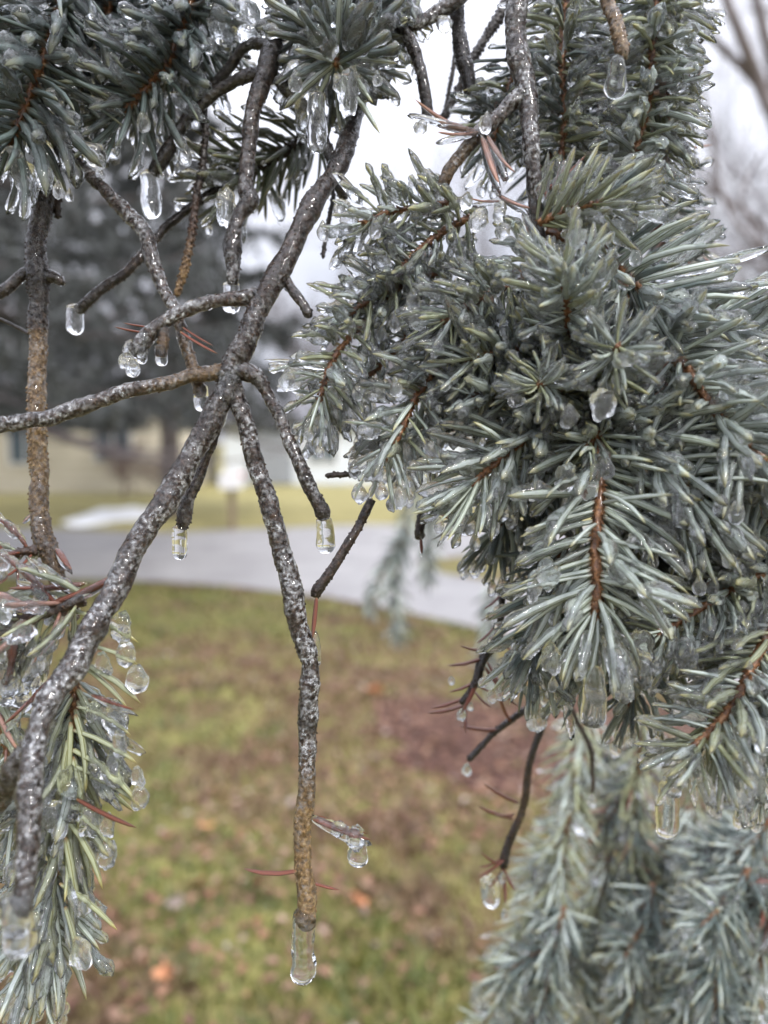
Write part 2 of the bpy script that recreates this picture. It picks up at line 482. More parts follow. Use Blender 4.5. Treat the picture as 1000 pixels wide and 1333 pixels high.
def bark_twig(bough, pts, peg=1.0, glaze=1.0, tone=0.4, name='twig', peg_size=1.0, thick=1.0):
    C, xyz, rad, seed, loc = stem_tube(bough, pts, tone=tone)
    tonev, frost = C[:, 4], C[:, 5]
    def disp(V, i, a):
        rr = rad[i]
        n = vnoise(V, 420, seed)*0.45+vnoise(V, 1000, seed+1)*0.35
        # knobbly leaf-scar lattice
        s = i*0.0007/0.0024
        lat = np.cos(a*4+s*2*np.pi*0.5)*np.cos(a*4-s*2*np.pi*0.5)
        return (n*0.00042+np.clip(lat, 0, 1)*0.00022*peg)*np.clip(rr/0.0025, 0.5, 1.4)
    me, (T, N, B) = tube_mesh(name, xyz, rad, 18, M['bark'], disp, {'tone': tonev}, origin=loc)
    st = bough.part(name, me, loc)
    # pegs: small woody needle bases, past counting -> one part
    if peg > 0:
        Vp, Fp, tp = [], [], []
        gap = 0.0021
        s = 0.0; k = 0
        step = 0.0007
        L_ = len(xyz)*step
        while s < L_-0.001:
            i = min(len(xyz)-1, int(s/step))
            an = k*2.39996+random.uniform(-.25, .25)
            r_ = rad[i]
            rdir = math.cos(an)*N[i]+math.sin(an)*B[i]
            tdir = np.cross(T[i], rdir)
            if random.random() < 0.86*min(1, peg+0.2):
                h = random.uniform(0.0003, 0.0007)*peg_size*min(1.2, 0.6+r_/0.004)
                b = 0.00042*peg_size*random.uniform(.8, 1.4)
                c0 = xyz[i]+rdir*(r_*0.9)
                tip = xyz[i]+rdir*(r_+h)+T[i]*h*0.7
                q = len(Vp)
                Vp += [c0+T[i]*b*1.6, c0+tdir*b, c0-T[i]*b*2.0, c0-tdir*b,
                       tip+T[i]*b*.5, tip+tdir*b*.5, tip-T[i]*b*.5, tip-tdir*b*.5]
                for e in range(4):
                    f = (e+1) % 4
                    Fp.append((q+e, q+f, q+4+f, q+4+e))
                Fp.append((q+4, q+5, q+6, q+7))
                tp += [tonev[i]]*8
            dens = 2*math.pi*max(r_, 0.0008)/gap
            s += gap/max(1.2, dens)*1.0/max(peg, .4)
            k += 1
        if Vp:
            me = mesh_np('bark_peg', np.array(Vp)-np.array(loc), Fp, M['bark'], {'tone': tp}, smooth=False)
            tag(obj('bark_peg', me, st), kind='stuff')
    if glaze > 0:
        idx = slice(0, None)
        gr = rad*1.05+0.00030*glaze*thick
        def gd(V, i, a):
            n = vnoise(V, 330, seed+7)*0.7+vnoise(V, 800, seed+8)*0.6
            bias = 0.25*np.sin(a+seed)       # thicker on one side
            return (n*0.00040+bias*0.0003)*glaze*thick
        me, _ = tube_mesh('ice_glaze', xyz, gr, 20, M['glaze'], gd, {'frost': frost}, origin=loc)
        obj('ice_glaze', me, st)
    return st, loc, (xyz, rad, T, N, B)

def add_icicle(part, ploc, px, py, d, length_px, r_px, top=0.6):
    p = P(px, py, d); k = d/FPX
    me = icicle_mesh(random.randint(0, 999), length_px*k, r_px*k*top, r_px*k)
    rot = Matrix.Rotation(random.uniform(-.04, .04), 4, 'Y')
    return obj('icicle', me, part, mat4=Matrix.Translation(p-ploc) @ rot)
def add_blob(part, ploc, px, py, d, r_px, kind='lump', asp=1.0):
    p = P(px, py, d); k = d/FPX*r_px
    me = random.choice(BLOB if kind == 'lump' else DROP)
    mt = Matrix.Translation(p-ploc) @ Matrix.Rotation(random.uniform(0, 6.28), 4, 'Z') @ Matrix.Diagonal((k, k, k*asp, 1))
    return obj('ice_lump' if kind == 'lump' else 'ice_drop', me, part, mat4=mt)
def add_needle_path(part, ploc, a, b, style, wide=1.0, bend=None, ice=0.0, variant=None):
    """single loose needle from a to b (px,py,d)"""
    A, Bp = P(*a), P(*b); X = (Bp-A); Ln = X.length; X.normalize()
    Z = (UP - X*UP.dot(X))
    if bend == 'down': Z = -Z
    Z.normalize(); Y = Z.cross(X)
    v = variant if variant is not None else random.choice([1, 2, 5])
    m3 = Matrix((X*Ln, Y*Ln*wide, Z*Ln)).transposed().to_4x4()
    o = obj('needle', needle_mesh(style, v), part, mat4=Matrix.Translation(A-ploc) @ m3)
    if ice:
        sm = Matrix((X*Ln*0.52, Y*Ln*0.5*ice, Z*Ln*0.5*ice)).transposed().to_4x4()
        c = A+X*Ln*0.5
        obj('ice_sleeve', random.choice(SLEEVE), part, mat4=Matrix.Translation(c-ploc) @ sm)
    return o

def shoot(bough, pts, nlen=90, style='blue', dens=1.0, spread=63, ice=0.2, lumps=6, drops=4, r_px=5.0, tip=True,
          up=0.08, wide=1.0, flat=0.0, start=0.0, rust=0.0, tipspread=26, mix=None, lump_r=13, name='shoot', shag=0.18, bark=False, pads=0.10, clear=0.0):
    """a needled shoot; pts (px,py,depth)"""
    dmean = sum(p[2] for p in pts)/len(pts)
    rows = []
    npt = len(pts)
    for i, p in enumerate(pts):
        f = i/(npt-1)
        rows.append((*P(*p), r_px*p[2]/FPX*(1.15-0.45*f), 0.45, 0.5))
    C = catmull(rows, 0.0009)
    xyz = C[:, :3].copy(); seed = random.randint(0, 999)
    rad = C[:, 3]
    loc = Vector(xyz[0])
    def disp(V, i, a): return (vnoise(V, 480, seed)*0.6+vnoise(V, 1000, seed+1)*0.45)*0.0008*min(1, r_px/5)
    rad = rad*0.80
    me, (T, N, B) = tube_mesh(name, xyz, rad, 12, M['bark' if bark else 'stem'], disp, {'tone': C[:, 4]}, origin=loc)
    st = bough.part(name, me, loc)
    Vp, Fp = [], []
    for k in range(int(len(xyz)*1.9)):
        i = min(len(xyz)-1, int(k/1.9)); an = k*2.39996+random.uniform(-.3, .3); r_ = rad[i]
        rdir = math.cos(an)*N[i]+math.sin(an)*B[i]; tdir = np.cross(T[i], rdir)
        h = random.uniform(.0004, .0008); bb = .00034*random.uniform(.8, 1.3)
        c0 = xyz[i]+rdir*r_*.8; tp_ = xyz[i]+rdir*(r_+h)+T[i]*h*.8; q = len(Vp)
        Vp += [c0+T[i]*bb*1.4, c0+tdir*bb, c0-T[i]*bb*2.6, c0-tdir*bb, tp_+T[i]*bb*.6, tp_+tdir*bb*.6, tp_-T[i]*bb*.6, tp_-tdir*bb*.6]
        for e in range(4):
            f = (e+1) % 4; Fp.append((q+e, q+f, q+4+f, q+4+e))
        Fp.append((q+4, q+5, q+6, q+7))
    if dmean < .37:
        me = mesh_np('woody_peg', np.array(Vp)-np.array(loc), Fp, M['bark' if bark else 'stem'], {'tone': np.full(len(Vp), .45)}, smooth=False)
        tag(obj('woody_peg', me, st), kind='stuff')
    seg = np.linalg.norm(np.diff(xyz, axis=0), axis=1); cum = np.concatenate([[0], np.cumsum(seg)]); Ltot = cum[-1]
    L0 = nlen*dmean/FPX
    spacing = 0.00046/dens
    s = Ltot*start; k = random.randint(0, 90)
    made = []
    tip_len = 0.42*L0
    while s < Ltot:
        i = min(len(xyz)-1, int(np.searchsorted(cum, s)))
        u = (Ltot-s)
        near = max(0.0, 1-u/tip_len) if tip else 0.0
        an = k*2.39996+random.uniform(-.3, .3)
        rd = math.cos(an)*N[i]+math.sin(an)*B[i]
        Tt = Vector(T[i]); rdv = Vector(rd)
        if flat: rdv = (rdv - Vector((0, 1, 0))*rdv.y*flat); rdv = (rdv-Tt*rdv.dot(Tt)); rdv.normalize()
        al = R(spread*(1-near)+tipspread*near*random.uniform(.5, 1.3)+random.gauss(0, 8*(1+shag)))
        d = Tt*math.cos(al)+rdv*math.sin(al)
        d = d + UP*up*random.uniform(.3, 1.2) + Vector((random.gauss(0, 1), random.gauss(0, 1), random.gauss(0, 1)))*0.07*(1+shag)
        d.normalize()
        if clear and d.dot((Vector((0, 0, CAM_H))-Vector(xyz[i])).normalized()) > 0.42 and near < .5 and random.random() < clear:
            s += spacing*random.uniform(.7, 1.3); k += 1
            continue
        ln = L0*random.uniform(.80, 1.14)*(1-0.18*near)
        # bend towards the tip of the shoot
        zb = Tt+UP*0.25; zb = zb-d*zb.dot(d)
        if zb.length < 1e-3: zb = UP-d*UP.dot(d)
        zb.normalize()
        rr = Matrix.Rotation(random.gauss(0, .5), 3, d)
        zb = rr @ zb
        yb = zb.cross(d)
        base = Vector(xyz[i])+rdv*rad[i]*0.7
        # keep clear of the lens
        tipw = base+d*ln
        if pxof(tipw)[2] > 0.12:
            stl = style
            if rust and random.random() < rust: stl = random.choice(['rose', 'rust'])
            elif mix and random.random() < mix[1]: stl = mix[0]
            wd = wide*random.uniform(.85, 1.15)
            mt = Matrix((d*ln, yb*ln*wd, zb*ln*random.uniform(.8, 1.1)*min(wd, 1.2))).transposed().to_4x4()
            mt = Matrix.Translation(base) @ mt
            var = random.randrange(8)
            pa, pb = pxof(base), pxof(tipw)
            mid = ((pa[0]+pb[0])/2, (pa[1]+pb[1])/2)
            inside = -30 < mid[0] < 1030 and -30 < mid[1] < 1363
            score = (math.hypot(pa[0]-pb[0], pa[1]-pb[1])+25)*(1.0 if inside else 0.02)/max(.1, pb[2])**1.5
            bough.needles.append((score, stl, var, mt, st, loc, random.random() < min(.94, ice*2.1+.22) and dmean < .37))
            made.append((base, d, zb, yb, ln, inside, var))
        s += spacing*random.uniform(.7, 1.3)
        k += 1
    # ice on the needles
    def at(q, f):
        bn, _, sd_ = NPAR[q[6]]
        return q[0]+q[1]*q[4]*(f-.12*bn*f**3)+q[2]*q[4]*bn*.95*f*f+q[3]*q[4]*sd_*f*f
    vis = [q for q in made if q[5]]
    random.shuffle(vis)
    ni = int(len(vis)*ice*.6)
    for q in vis[:ni]:
        base, d, zb, yb, ln, _, _v = q
        rr = random.random()
        f = random.uniform(.45, .85)
        c = at(q, f)
        if rr < 0.85:
            hl = ln*random.uniform(.26, .50); th = random.uniform(.9, 1.5)*0.0066/max(hl, 1e-4)
            th = min(th, 1.3)
            sm = Matrix((d*hl, yb*hl*th, zb*hl*th)).transposed().to_4x4()
            obj('ice_sleeve', random.choice(SLEEVE), st, mat4=Matrix.Translation(c-loc) @ sm)
        else:
            r_ = random.uniform(.0010, .0020)
            c = at(q, random.uniform(.35, 1.0))-UP*r_*0.5
            obj('ice_drop', random.choice(DROP), st, mat4=Matrix.Translation(c-loc) @ Matrix.Rotation(random.uniform(0, 6), 4, 'Z') @ Matrix.Diagonal((r_, r_, r_, 1)))
    for q in random.sample(vis, int(len(vis)*min(.25, .05+ice*.4))):
        base, d, zb, yb, ln, _, _v = q
        r_ = random.uniform(.0006, .0012); f = random.choice([random.uniform(.25, .9), .98])
        c = at(q, f)
        obj('ice_bead', random.choice(BEAD), st, mat4=Matrix.Translation(c-loc) @ d.to_track_quat('X', 'Z').to_matrix().to_4x4() @ Matrix.Diagonal((r_*random.uniform(1, 1.9), r_, r_, 1)))
    for q in vis[ni:ni+lumps]:
        base, d, zb, yb, ln, _, _v = q
        f = random.uniform(.3, .75); r_ = lump_r*dmean/FPX*random.uniform(.6, 1.15)
        c = at(q, f)-UP*r_*0.4
        a1, a2 = random.uniform(0, 6.28), random.uniform(-.6, .6)
        mt = Matrix.Translation(c-loc) @ d.to_track_quat('X', 'Z').to_matrix().to_4x4() @ Matrix.Rotation(a1, 4, 'X') @ Matrix.Diagonal((r_*random.uniform(1, 1.7), r_*.8, r_*.8, 1))
        obj('ice_lump', random.choice(BLOB), st, mat4=mt)
    for q in random.sample(vis, int(len(vis)*pads)):
        base, d, zb, yb, ln, _, _v = q
        f = random.uniform(.45, .8); hl = ln*random.uniform(.20, .40); th = random.uniform(.0013, .0027)
        c = at(q, f)-UP*th*0.75
        X = d; Z = (UP-X*UP.dot(X))
        if Z.length < .2: continue
        Z.normalize(); Y = Z.cross(X)
        m4 = Matrix((X*hl, Y*th*.75, Z*th*1.1)).transposed().to_4x4()
        obj('ice_lump', random.choice(BLOB), st, mat4=Matrix.Translation(c-loc) @ m4)
    low = sorted(vis[ni:], key=lambda q: (q[0]+q[1]*q[4]).z)[:max(drops*3, 1)]
    random.shuffle(low)
    for q in low[:drops]:
        base, d, zb, yb, ln, _, _v = q
        r_ = random.uniform(.0016, .0028)
        c = at(q, random.uniform(.9, 1.0))-UP*r_*0.7
        obj('ice_drop', random.choice(DROP), st, mat4=Matrix.Translation(c-loc) @ Matrix.Rotation(random.uniform(0, 6), 4, 'Z') @ Matrix.Diagonal((r_, r_, r_*1.25, 1)))
    return st, loc

def finish(bough, cap=300):
    ns_ = sorted(bough.needles, key=lambda q: -q[0])
    for sc, stl, var, mt, st, loc, iced in ns_[:cap]:
        m4 = Matrix.Translation(-loc) @ mt
        obj('needle', needle_mesh(stl, var), st, mat4=m4)
        if iced: obj('ice_coat', needle_ice_mesh(var, random.randrange(4)), st, mat4=m4)
    rest = ns_[cap:]
    by = {}
    for q in rest: by.setdefault(q[1], []).append(q)
    if not rest: return
    Vs, Fs, UVs, RN, MI = [], [], [], [], []
    off = 0
    styles = list(by)
    for si, stl in enumerate(styles):
        for sc, _, var, mt, st, loc, iced in by[stl]:
            V, F, UV = NV[var]
            m4 = np.array(Matrix.Translation(-bough.loc) @ mt)
            Vs.append(V @ m4[:3, :3].T + m4[:3, 3]); Fs.append(F+off); UVs.append(UV)
            RN.append(np.full(len(V), random.random())); MI.append(np.full(len(F), si))
            off += len(V)
    me = mesh_np('needle_cluster', np.vstack(Vs), np.vstack(Fs), None, {'rnd': np.concatenate(RN)}, np.vstack(UVs))
    for s_ in styles: me.materials.append(M[s_])
    me.polygons.foreach_set('material_index', np.concatenate(MI).astype(np.int32))
    tag(obj('needle_cluster', me, bough.o), kind='stuff')

# ================================================================== GROUND, ROAD, VERGE
def sheet(name, pts, z, mat, kind='structure', sub=0):
    me = bpy.data.meshes.new(name)
    me.from_pydata([(p[0], p[1], z) for p in pts], [], [list(range(len(pts)))])
    me.materials.append(mat)
    o = obj(name, me); tag(o, kind=kind)
    return o
def lawn_mat():
    m, t, o = new_mat('lawn_soil')
    a = noise(t, 0.9, 4); b = noise(t, 14, 5, rough=0.7); c3 = noise(t, 3.2, 4)
    g = ramp(t, b, [(0.3, (0.07, 0.055, 0.02)), (0.5, (0.17, 0.16, 0.045)), (0.68, (0.28, 0.25, 0.09))])
    br = ramp(t, b, [(0.3, (0.04, 0.022, 0.012)), (0.5, (0.11, 0.07, 0.035)), (0.7, (0.22, 0.15, 0.09))])
    c = mixc(t, ramp(t, c3, [(0.42, 0.0), (0.6, 1.0)]), g, br)
    c = mixc(t, ramp(t, a, [(0.4, 0.0), (0.7, 0.5)]), c, (0.20, 0.19, 0.05))
    princ(t, o, c, 0.95, bump(t, b, 0.02, 0.6))
    return m
M['lawn'] = lawn_mat()
M['asphalt'] = simple('asphalt', [(0.35, (0.235, 0.225, 0.225)), (0.65, (0.33, 0.32, 0.315))], 1.5, 0.5, 0.0, 6)
M['snow'] = simple('snow', [(0.3, (0.80, 0.82, 0.85)), (0.7, (0.90, 0.91, 0.92))], 3, 0.6, 0.02)
M['verge'] = simple('verge_grass', [(0.3, (0.19, 0.175, 0.06)), (0.55, (0.30, 0.26, 0.10)), (0.75, (0.36, 0.31, 0.16))], 2.2, 0.95, 0.03)
sheet('lawn', [(-400, -60), (400, -60), (400, 900), (-400, 900)], 0, M['lawn'])
# road (far carriageway) and the near pavement that leaves it to the right
near = [G(-420, 742), G(-100, 748), G(180, 757), G(300, 764), G(430, 779), G(530, 798), G(640, 824), G(800, 866), G(1100, 950), G(1600, 1080)]
far_r = [G(1600, 900), G(1000, 800), G(800, 778), G(650, 760), G(580, 748), G(545, 738), G(560, 727), G(640, 722), G(800, 716), G(1400, 705)]
far = [G(1400, 684), G(800, 683), G(480, 683), G(300, 690), G(200, 694), G(60, 688), G(-420, 684)]
def flat_poly(name, pts, z, mat):
    bm = bmesh.new(); vs_ = [bm.verts.new((p[0], p[1], z)) for p in pts]
    f = bm.faces.new(vs_); bmesh.ops.triangulate(bm, faces=[f])
    for f in bm.faces:
        if f.normal.z < 0: f.normal_flip()
    me = bpy.data.meshes.new(name); bm.to_mesh(me); bm.free(); me.materials.append(mat)
    return tag(obj(name, me), kind='structure')
flat_poly('road', [G(-420, 735), G(300, 735), G(500, 737), G(545, 738), G(560, 727), G(640, 722), G(800, 716), G(1400, 705)]+far, 0.006, M['asphalt'])
flat_poly('driveway', near+[G(1600, 900), G(1000, 800), G(800, 778), G(650, 760), G(580, 748), G(545, 737), G(300, 722), G(-420, 712)], 0.011, M['asphalt'])
flat_poly('verge', [G(-600, 684)+Vector((0, .05, 0)), G(60, 687), G(200, 693), G(300, 689), G(480, 682), G(800, 682), G(1500, 683),
                    Vector((60, 60, 0)), Vector((-60, 60, 0))], 0.004, M['verge'])
# lingering snow on the verge
bm = bmesh.new(); ring = []
c = G(158, 672); nseg = 28
top = bm.verts.new((c.x, c.y, 0.15))
r1, r2 = [], []
for k in range(nseg):
    a = 2*math.pi*k/nseg; wv = 1+0.22*math.sin(3*a+1)+0.12*math.sin(7*a)
    r1.append(bm.verts.new((c.x+math.cos(a)*.85*wv*0.6, c.y+math.sin(a)*1.7*wv*0.6, 0.11+0.03*math.sin(5*a))))
    r2.append(bm.verts.new((c.x+math.cos(a)*.85*wv, c.y+math.sin(a)*1.7*wv, 0.012)))
for k in range(nseg):
    k2 = (k+1) % nseg
    bm.faces.new((top, r1[k], r1[k2])); bm.faces.new((r1[k], r2[k], r2[k2], r1[k2]))
for f in bm.faces: f.smooth = True
me = bpy.data.meshes.new('snow_patch'); bm.to_mesh(me); bm.free(); me.materials.append(M['snow'])
tag(obj('snow_patch', me), 'low patch of old white snow lying on the grass beside the road', 'snow patch')

# mulch bed of fallen leaves under the tree
M['mulch'] = simple('mulch', [(0.3, (0.028, 0.013, 0.009)), (0.5, (0.075, 0.032, 0.022)), (0.7, (0.17, 0.085, 0.06))], 22, 0.9, 0.02, 6)
mc = G(730, 960); pts = []
for k in range(40):
    a = 2*math.pi*k/40; wv = 1+0.13*math.sin(3*a)+0.1*math.sin(5*a+2)+0.06*math.sin(11*a)
    pts.append((mc.x+math.cos(a)*0.95*wv, mc.y+math.sin(a)*0.75*wv))
flat_poly('mulch', pts, 0.005, M['mulch'])

# grass blades -----------------------------------------------------
def grass_mat():
    m, t, o = new_mat('grass_blade')
    rv = attr(t, 'rnd')
    a = noise(t, 1.1, 4); c3 = noise(t, 3.4, 4)
    pb = attr(t, 'brown')
    g = ramp(t, rv, [(0.0, (0.020, 0.038, 0.005)), (0.4, (0.075, 0.105, 0.015)), (0.8, (0.20, 0.19, 0.045)), (1.0, (0.30, 0.25, 0.11))])
    br = ramp(t, rv, [(0.0, (0.030, 0.013, 0.008)), (0.5, (0.115, 0.055, 0.030)), (1.0, (0.27, 0.17, 0.10))])
    c = mixc(t, ramp(t, pb, [(0.30, 0.0), (0.55, 1.0)]), g, br)
    princ(t, o, c, 0.5)
    return m
M['grass'] = grass_mat()
def grass(n=95000):
    # denser near the camera; in world coordinates, a wedge wider than the view
    y = 1.15+(9.0-1.15)*rng.random(n)**1.5
    x = (rng.random(n)-0.5)*(y*1.35+2.2)
    # cut where the pavement runs
    ex = np.array([g_.x for g_ in near]); ey = np.array([g_.y for g_ in near])
    o_ = np.argsort(ex); lim = np.interp(x, ex[o_], ey[o_])
    inm = ((x-mc.x)/0.95)**2+((y-mc.y)/0.75)**2 < 0.9
    keep = (y < lim-0.03) & ~(inm & (rng.random(n) < .55))
    x, y = x[keep], y[keep]; n = len(x)
    h = (0.022+0.035*rng.random(n))*(1+0.5*vnoise(np.stack([x, y, 0*x], 1), 2.5, 3)); wd = 0.0022+0.002*rng.random(n)+0.0006*y
    a = rng.random(n)*6.283; lean = 0.3+rng.random(n)*1.1; b = rng.random(n)*6.283
    dx, dy = np.cos(a)*wd, np.sin(a)*wd
    lx, ly = np.cos(b)*lean*h, np.sin(b)*lean*h
    z0 = np.zeros(n)
    V = np.stack([np.stack([x-dx, y-dy, z0], 1), np.stack([x+dx, y+dy, z0], 1),
                  np.stack([x+dx*.7+lx*.4, y+dy*.7+ly*.4, h*.6], 1), np.stack([x-dx*.7+lx*.4, y-dy*.7+ly*.4, h*.6], 1),
                  np.stack([x+lx, y+ly, h*.8], 1)], 1).reshape(-1, 3)
    i = np.arange(n)[:, None]*5
    F = np.concatenate([i+np.array([[0, 1, 2]]), i+np.array([[0, 2, 3]]), i+np.array([[3, 2, 4]])], 0)
    q2 = np.stack([x, y, 0*x], 1)
    brn = 0.42+0.30*vnoise(q2, 1.6, 5)+0.34*vnoise(q2, 5.0, 6)+0.22*vnoise(q2, 14.0, 7)
    for (px, py, s_, k_) in ((470, 900, .55, .45), (560, 980, .5, .5), (350, 1000, .3, .3), (520, 1060, .3, .35), (300, 860, .5, .2), (600, 860, .6, .4), (60, 1300, .35, .5), (450, 1230, .22, -.45), (260, 1240, .2, -.4),
                              (250, 800, .9, -.35), (420, 830, .5, -.2), (180, 900, .5, -.15), (200, 1060, .2, -.3), (500, 1310, .2, -.3)):
        g_ = G(px, py); brn = brn+k_*np.exp(-((x-g_.x)**2+(y-g_.y)**2)/s_**2)
    me = mesh_np('grass', V, F, M['grass'], {'rnd': np.repeat(rng.random(n)*.8+.2*np.clip(vnoise(q2, 9., 8)*.5+.5, 0, 1), 5), 'brown': np.repeat(np.clip(brn, 0, 1), 5)}, smooth=False)
    tag(obj('grass', me), 'short winter grass mixed green and straw brown', 'grass', kind='stuff')
grass()
# leaf litter, uncounted
def leafmat(name, cols):
    m, t, o = new_mat(name)
    rv = math_(t, 'FRACT', math_(t, 'ADD', attr(t, 'rnd'), t.nodes.new('ShaderNodeObjectInfo').outputs['Random']))
    princ(t, o, ramp(t, rv, cols), 0.6, None)
    return m
M['litter'] = leafmat('leaf_litter', [(0.0, (0.10, 0.045, 0.03)), (0.35, (0.22, 0.10, 0.06)), (0.6, (0.22, 0.15, 0.10)), (0.85, (0.27, 0.13, 0.07)), (1.0, (0.36, 0.30, 0.26))])
def leaf_cols():
    return [(0.0, (0.42, 0.17, 0.07)), (0.4, (0.50, 0.24, 0.12)), (0.7, (0.40, 0.26, 0.17)), (1.0, (0.42, 0.36, 0.33))]
M['leaf'] = leafmat('dry_leaf', leaf_cols())
def litter(n1=5200, n2=1900):
    y = 1.3+4.2*rng.random(n1); x = (rng.random(n1)-.5)*(y*1.3+1.5)
    sel = vnoise(np.stack([x, y, 0*x], 1), 1.7, 9) > -0.05
    x, y = x[sel], y[sel]
    a = rng.random(n2)*6.283; r_ = rng.random(n2)**.6*1.7
    x = np.concatenate([x, mc.x+np.cos(a)*r_*0.95]); y = np.concatenate([y, mc.y+np.sin(a)*r_*0.75])
    n = len(x); s = 0.010+0.018*rng.random(n); th = rng.random(n)*6.283
    z = 0.006+0.035*rng.random(n)
    pts = []
    for (u, v, q) in ((-1, 0, 0), (-.3, -.5, .25), (.5, -.42, .2), (1, 0, -.1), (.45, .46, .3), (-.35, .5, .15)):
        zz = z+q*s*(1+rng.random(n))
        pts.append(np.stack([x+(u*np.cos(th)-v*np.sin(th))*s, y+(u*np.sin(th)+v*np.cos(th))*s, zz], 1))
    V = np.stack(pts, 1).reshape(-1, 3); i = np.arange(n)[:, None]*6
    F = np.concatenate([i+np.array([[0, 1, 2, 5]]), i+np.array([[2, 3, 4, 5]])], 0)
    me = mesh_np('leaf_litter', V, F, M['litter'], {'rnd': np.repeat(rng.random(n), 6)}, smooth=False)
    tag(obj('leaf_litter', me), 'small brown and reddish dead leaves scattered through the grass', 'leaf litter', kind='stuff')
litter()
def leaf_mesh(seed):
    rs = random.Random(seed); bm = bmesh.new()
    n = 14; vs_ = []
    for k in range(n):
        a = 2*math.pi*k/n; r_ = 1.0+(0.28 if k % 2 else -0.15)*rs.uniform(.5, 1)
        vs_.append(bm.verts.new((math.cos(a)*r_, math.sin(a)*r_*0.68, 0.28*math.sin(a*2+seed)*rs.uniform(.6, 1))))
    c = bm.verts.new((0, 0, 0.03))
    for k in range(n): bm.faces.new((c, vs_[k], vs_[(k+1) % n]))
    r = bmesh.ops.solidify(bm, geom=bm.faces[:], thickness=0.03)
    me = bpy.data.meshes.new('fallen_leaf'); bm.to_mesh(me); bm.free(); me.materials.append(M['leaf']); return me
LM = [leaf_mesh(i) for i in range(3)]
leaf_spots = [(470, 1187, 17, 'pale orange dead leaf lying right of the hanging icicle'), (228, 1193, 13, 'dead leaf lying in the grass left of the two lower rust needles'),
              (257, 1166, 13, 'orange brown leaf above its neighbour left of the centre twig'), (212, 1288, 14, 'rust leaf low in the grass beside the bottom left shoot'),
              (245, 1305, 15, 'grey brown leaf at the bottom left beside the needled shoot'), (338, 1168, 11, 'pale grey leaf below the curved rust needle'),
              (487, 908, 12, 'pale pinkish leaf right of the thick knot on the hanging twig'), (268, 1090, 12, 'mauve grey leaf on the brown grass left of centre')]
for i, (x, y, s, lab) in enumerate(leaf_spots):
    g_ = G(x, y); sz = s/FPX*g_.length*1.0
    o = obj('fallen_leaf', LM[i % 3], mat4=Matrix.Translation((g_.x, g_.y, 0.05)) @ Matrix.Rotation(random.uniform(0, 6), 4, 'Z') @ Matrix.Rotation(0.35, 4, 'X') @ Matrix.Scale(sz, 4))
    tag(o, lab, 'leaf', 'dead leaves on the lawn')

# ================================================================== HOUSES, MAILBOX
def box(bm, x0, x1, y0, y1, z0, z1):
    v = [bm.verts.new(c) for c in ((x0, y0, z0), (x1, y0, z0), (x1, y1, z0), (x0, y1, z0), (x0, y0, z1), (x1, y0, z1), (x1, y1, z1), (x0, y1, z1))]
    for f in ((0, 3, 2, 1), (4, 5, 6, 7), (0, 1, 5, 4), (1, 2, 6, 5), (2, 3, 7, 6), (3, 0, 4, 7)): bm.faces.new([v[k] for k in f])
def bmobj(name, bm, mat, parent=None, bevel=0):
    bmesh.ops.recalc_face_normals(bm, faces=bm.faces[:])
    me = bpy.data.meshes.new(name); bm.to_mesh(me); bm.free(); me.materials.append(mat)
    return obj(name, me, parent)
def boxobj(name, c, mat, parent=None):
    bm = bmesh.new(); box(bm, *c); return bmobj(name, bm, mat, parent)
def siding(name, c1, c2, scale):
    m, t, o = new_mat(name)
    co = t.nodes.new('ShaderNodeTexCoord'); wv = t.nodes.new('ShaderNodeTexWave'); wv.bands_direction = 'Z'
    wv.inputs['Scale'].default_value = scale; wv.inputs['Distortion'].default_value = 0
    t.links.new(co.outputs['Object'], wv.inputs['Vector'])
    c = mixc(t, noise(t, 1.3, 5), c1, c2)
    princ(t, o, c, 0.7, bump(t, wv.outputs['Fac'], 0.02, 0.6))
    return m
M['cream'] = siding('cream_siding', (0.58, 0.53, 0.42), (0.70, 0.65, 0.53), 1.2)
M['white_siding'] = siding('white_siding', (0.62, 0.67, 0.74), (0.72, 0.77, 0.82), 1.4)
M['roof'] = simple('roof_shingle', [(0.3, (0.12, 0.12, 0.13)), (0.7, (0.20, 0.20, 0.22))], 6, 0.9, 0.01)
M['pane'] = simple('window_pane', [(0.3, (0.04, 0.06, 0.08)), (0.7, (0.10, 0.14, 0.17))], 1, 0.08)
M['trim'] = simple('white_trim', [(0.3, (0.7, 0.7, 0.7)), (0.7, (0.78, 0.78, 0.78))], 4, 0.5)
M['door'] = simple('panel_door', [(0.3, (0.25, 0.27, 0.30)), (0.7, (0.30, 0.32, 0.36))], 4, 0.5)
